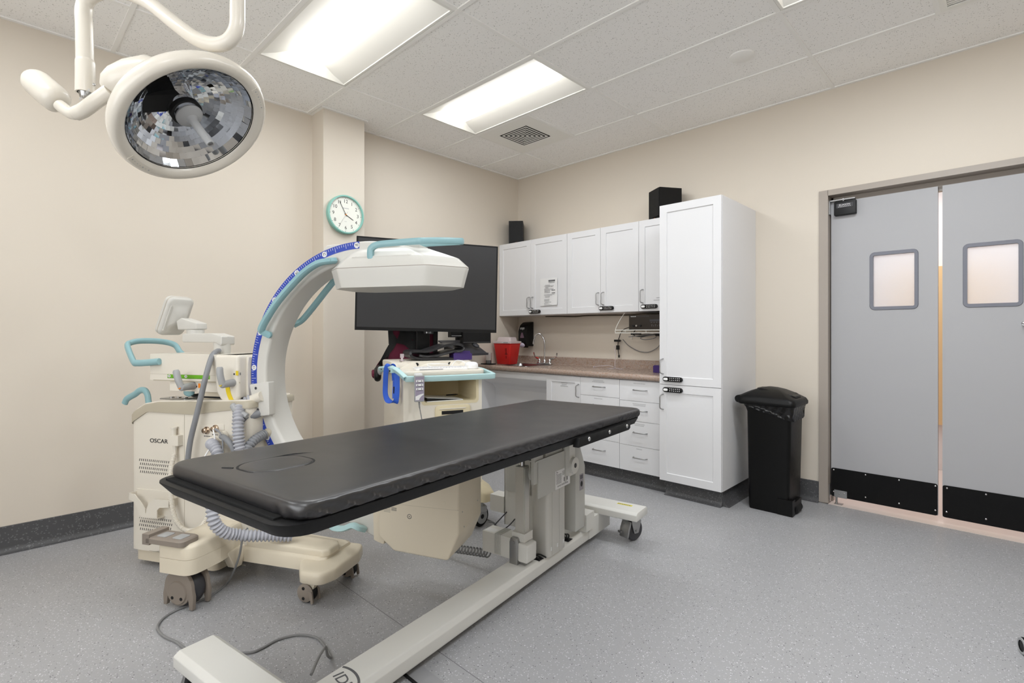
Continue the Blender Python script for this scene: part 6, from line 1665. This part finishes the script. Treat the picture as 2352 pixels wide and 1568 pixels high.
def rimpanel(a_mid, span, name, face=True):
    p = MB(); n = 14
    aa = [a_mid - span / 2 + span * i / n for i in range(n + 1)]
    ra, rb_ = (.232, .2535) if face else (.258, .267)
    z1, z2 = (.0118, .0142) if face else (.0100, -.012)
    rings = []
    for a in aa: rings.append([(ra * math.cos(a), ra * math.sin(a), z1 + .0012), (rb_ * math.cos(a), rb_ * math.sin(a), z2 + .001), (rb_ * math.cos(a), rb_ * math.sin(a), z2 - .003), (ra * math.cos(a), ra * math.sin(a), z1 - .003)])
    p.loft(rings, M=MH); o = p.build(name, M_LAMP, head)
    d = MB()
    for i in range(7):
        a = a_mid - span * .38 + span * .76 * i / 6
        rr = (ra + rb_) / 2 + .0; zz = (z1 + z2) / 2 + .0025
        w_ = .0028 if i in (0, 4, 6) else .0014
        d.ball((rr * math.cos(a), rr * math.sin(a), zz), w_, w_, .0008, 8, M=MH)
    d.build('panel_buttons', M_GREYPL, o)
# directions of the two touch panels on the rim, found from up / down in space
ca_up = math.atan2(Vector((0, 0, 1)).dot(ya_), Vector((0, 0, 1)).dot(xa))
rimpanel(ca_up - .55, .42, 'touch_panel'); rimpanel(ca_up + PI - .28, .42, 'touch_panel')
tx.text('RITTER', .020, Matrix.Translation(Lw((1.450, -3.858, 2.082)) + Vector((.0, 0, 0))) @ frame((0.010, -.0105, -.005), (.57, .30, .38), (-.36, -.10, .62)), .0003)
tx.build('lettering', M_GREYPL, ya)

# ------------------------------------------------------------------ camera, light set-up, view
cam = bpy.data.cameras.new('camera'); cam.sensor_width = 36.0; cam.lens = 1175.6 / 2352 * 36.0
cam.shift_y = -17.2 / 2352
cam.clip_start = .02
co = bpy.data.objects.new('camera', cam); COL.objects.link(co)
co.location = (3.919, -4.124, 1.19); co.rotation_euler = (PI / 2, 0, math.radians(44.22))
SC.camera = co
w = bpy.data.worlds.new('world'); SC.world = w; w.use_nodes = True
w.node_tree.nodes['Background'].inputs[0].default_value = (.8, .8, .8, 1); w.node_tree.nodes['Background'].inputs[1].default_value = .0
SC.view_settings.view_transform = 'Standard'; SC.view_settings.look = 'None'
SC.view_settings.exposure = 0.14; SC.view_settings.gamma = 1.0; SC.view_settings.use_curve_mapping = False
SC.cycles.max_bounces = 14; SC.cycles.diffuse_bounces = 9; SC.cycles.glossy_bounces = 6; SC.cycles.transmission_bounces = 8
SC.cycles.use_denoising = True
SC.cycles.sample_clamp_indirect = 6.0
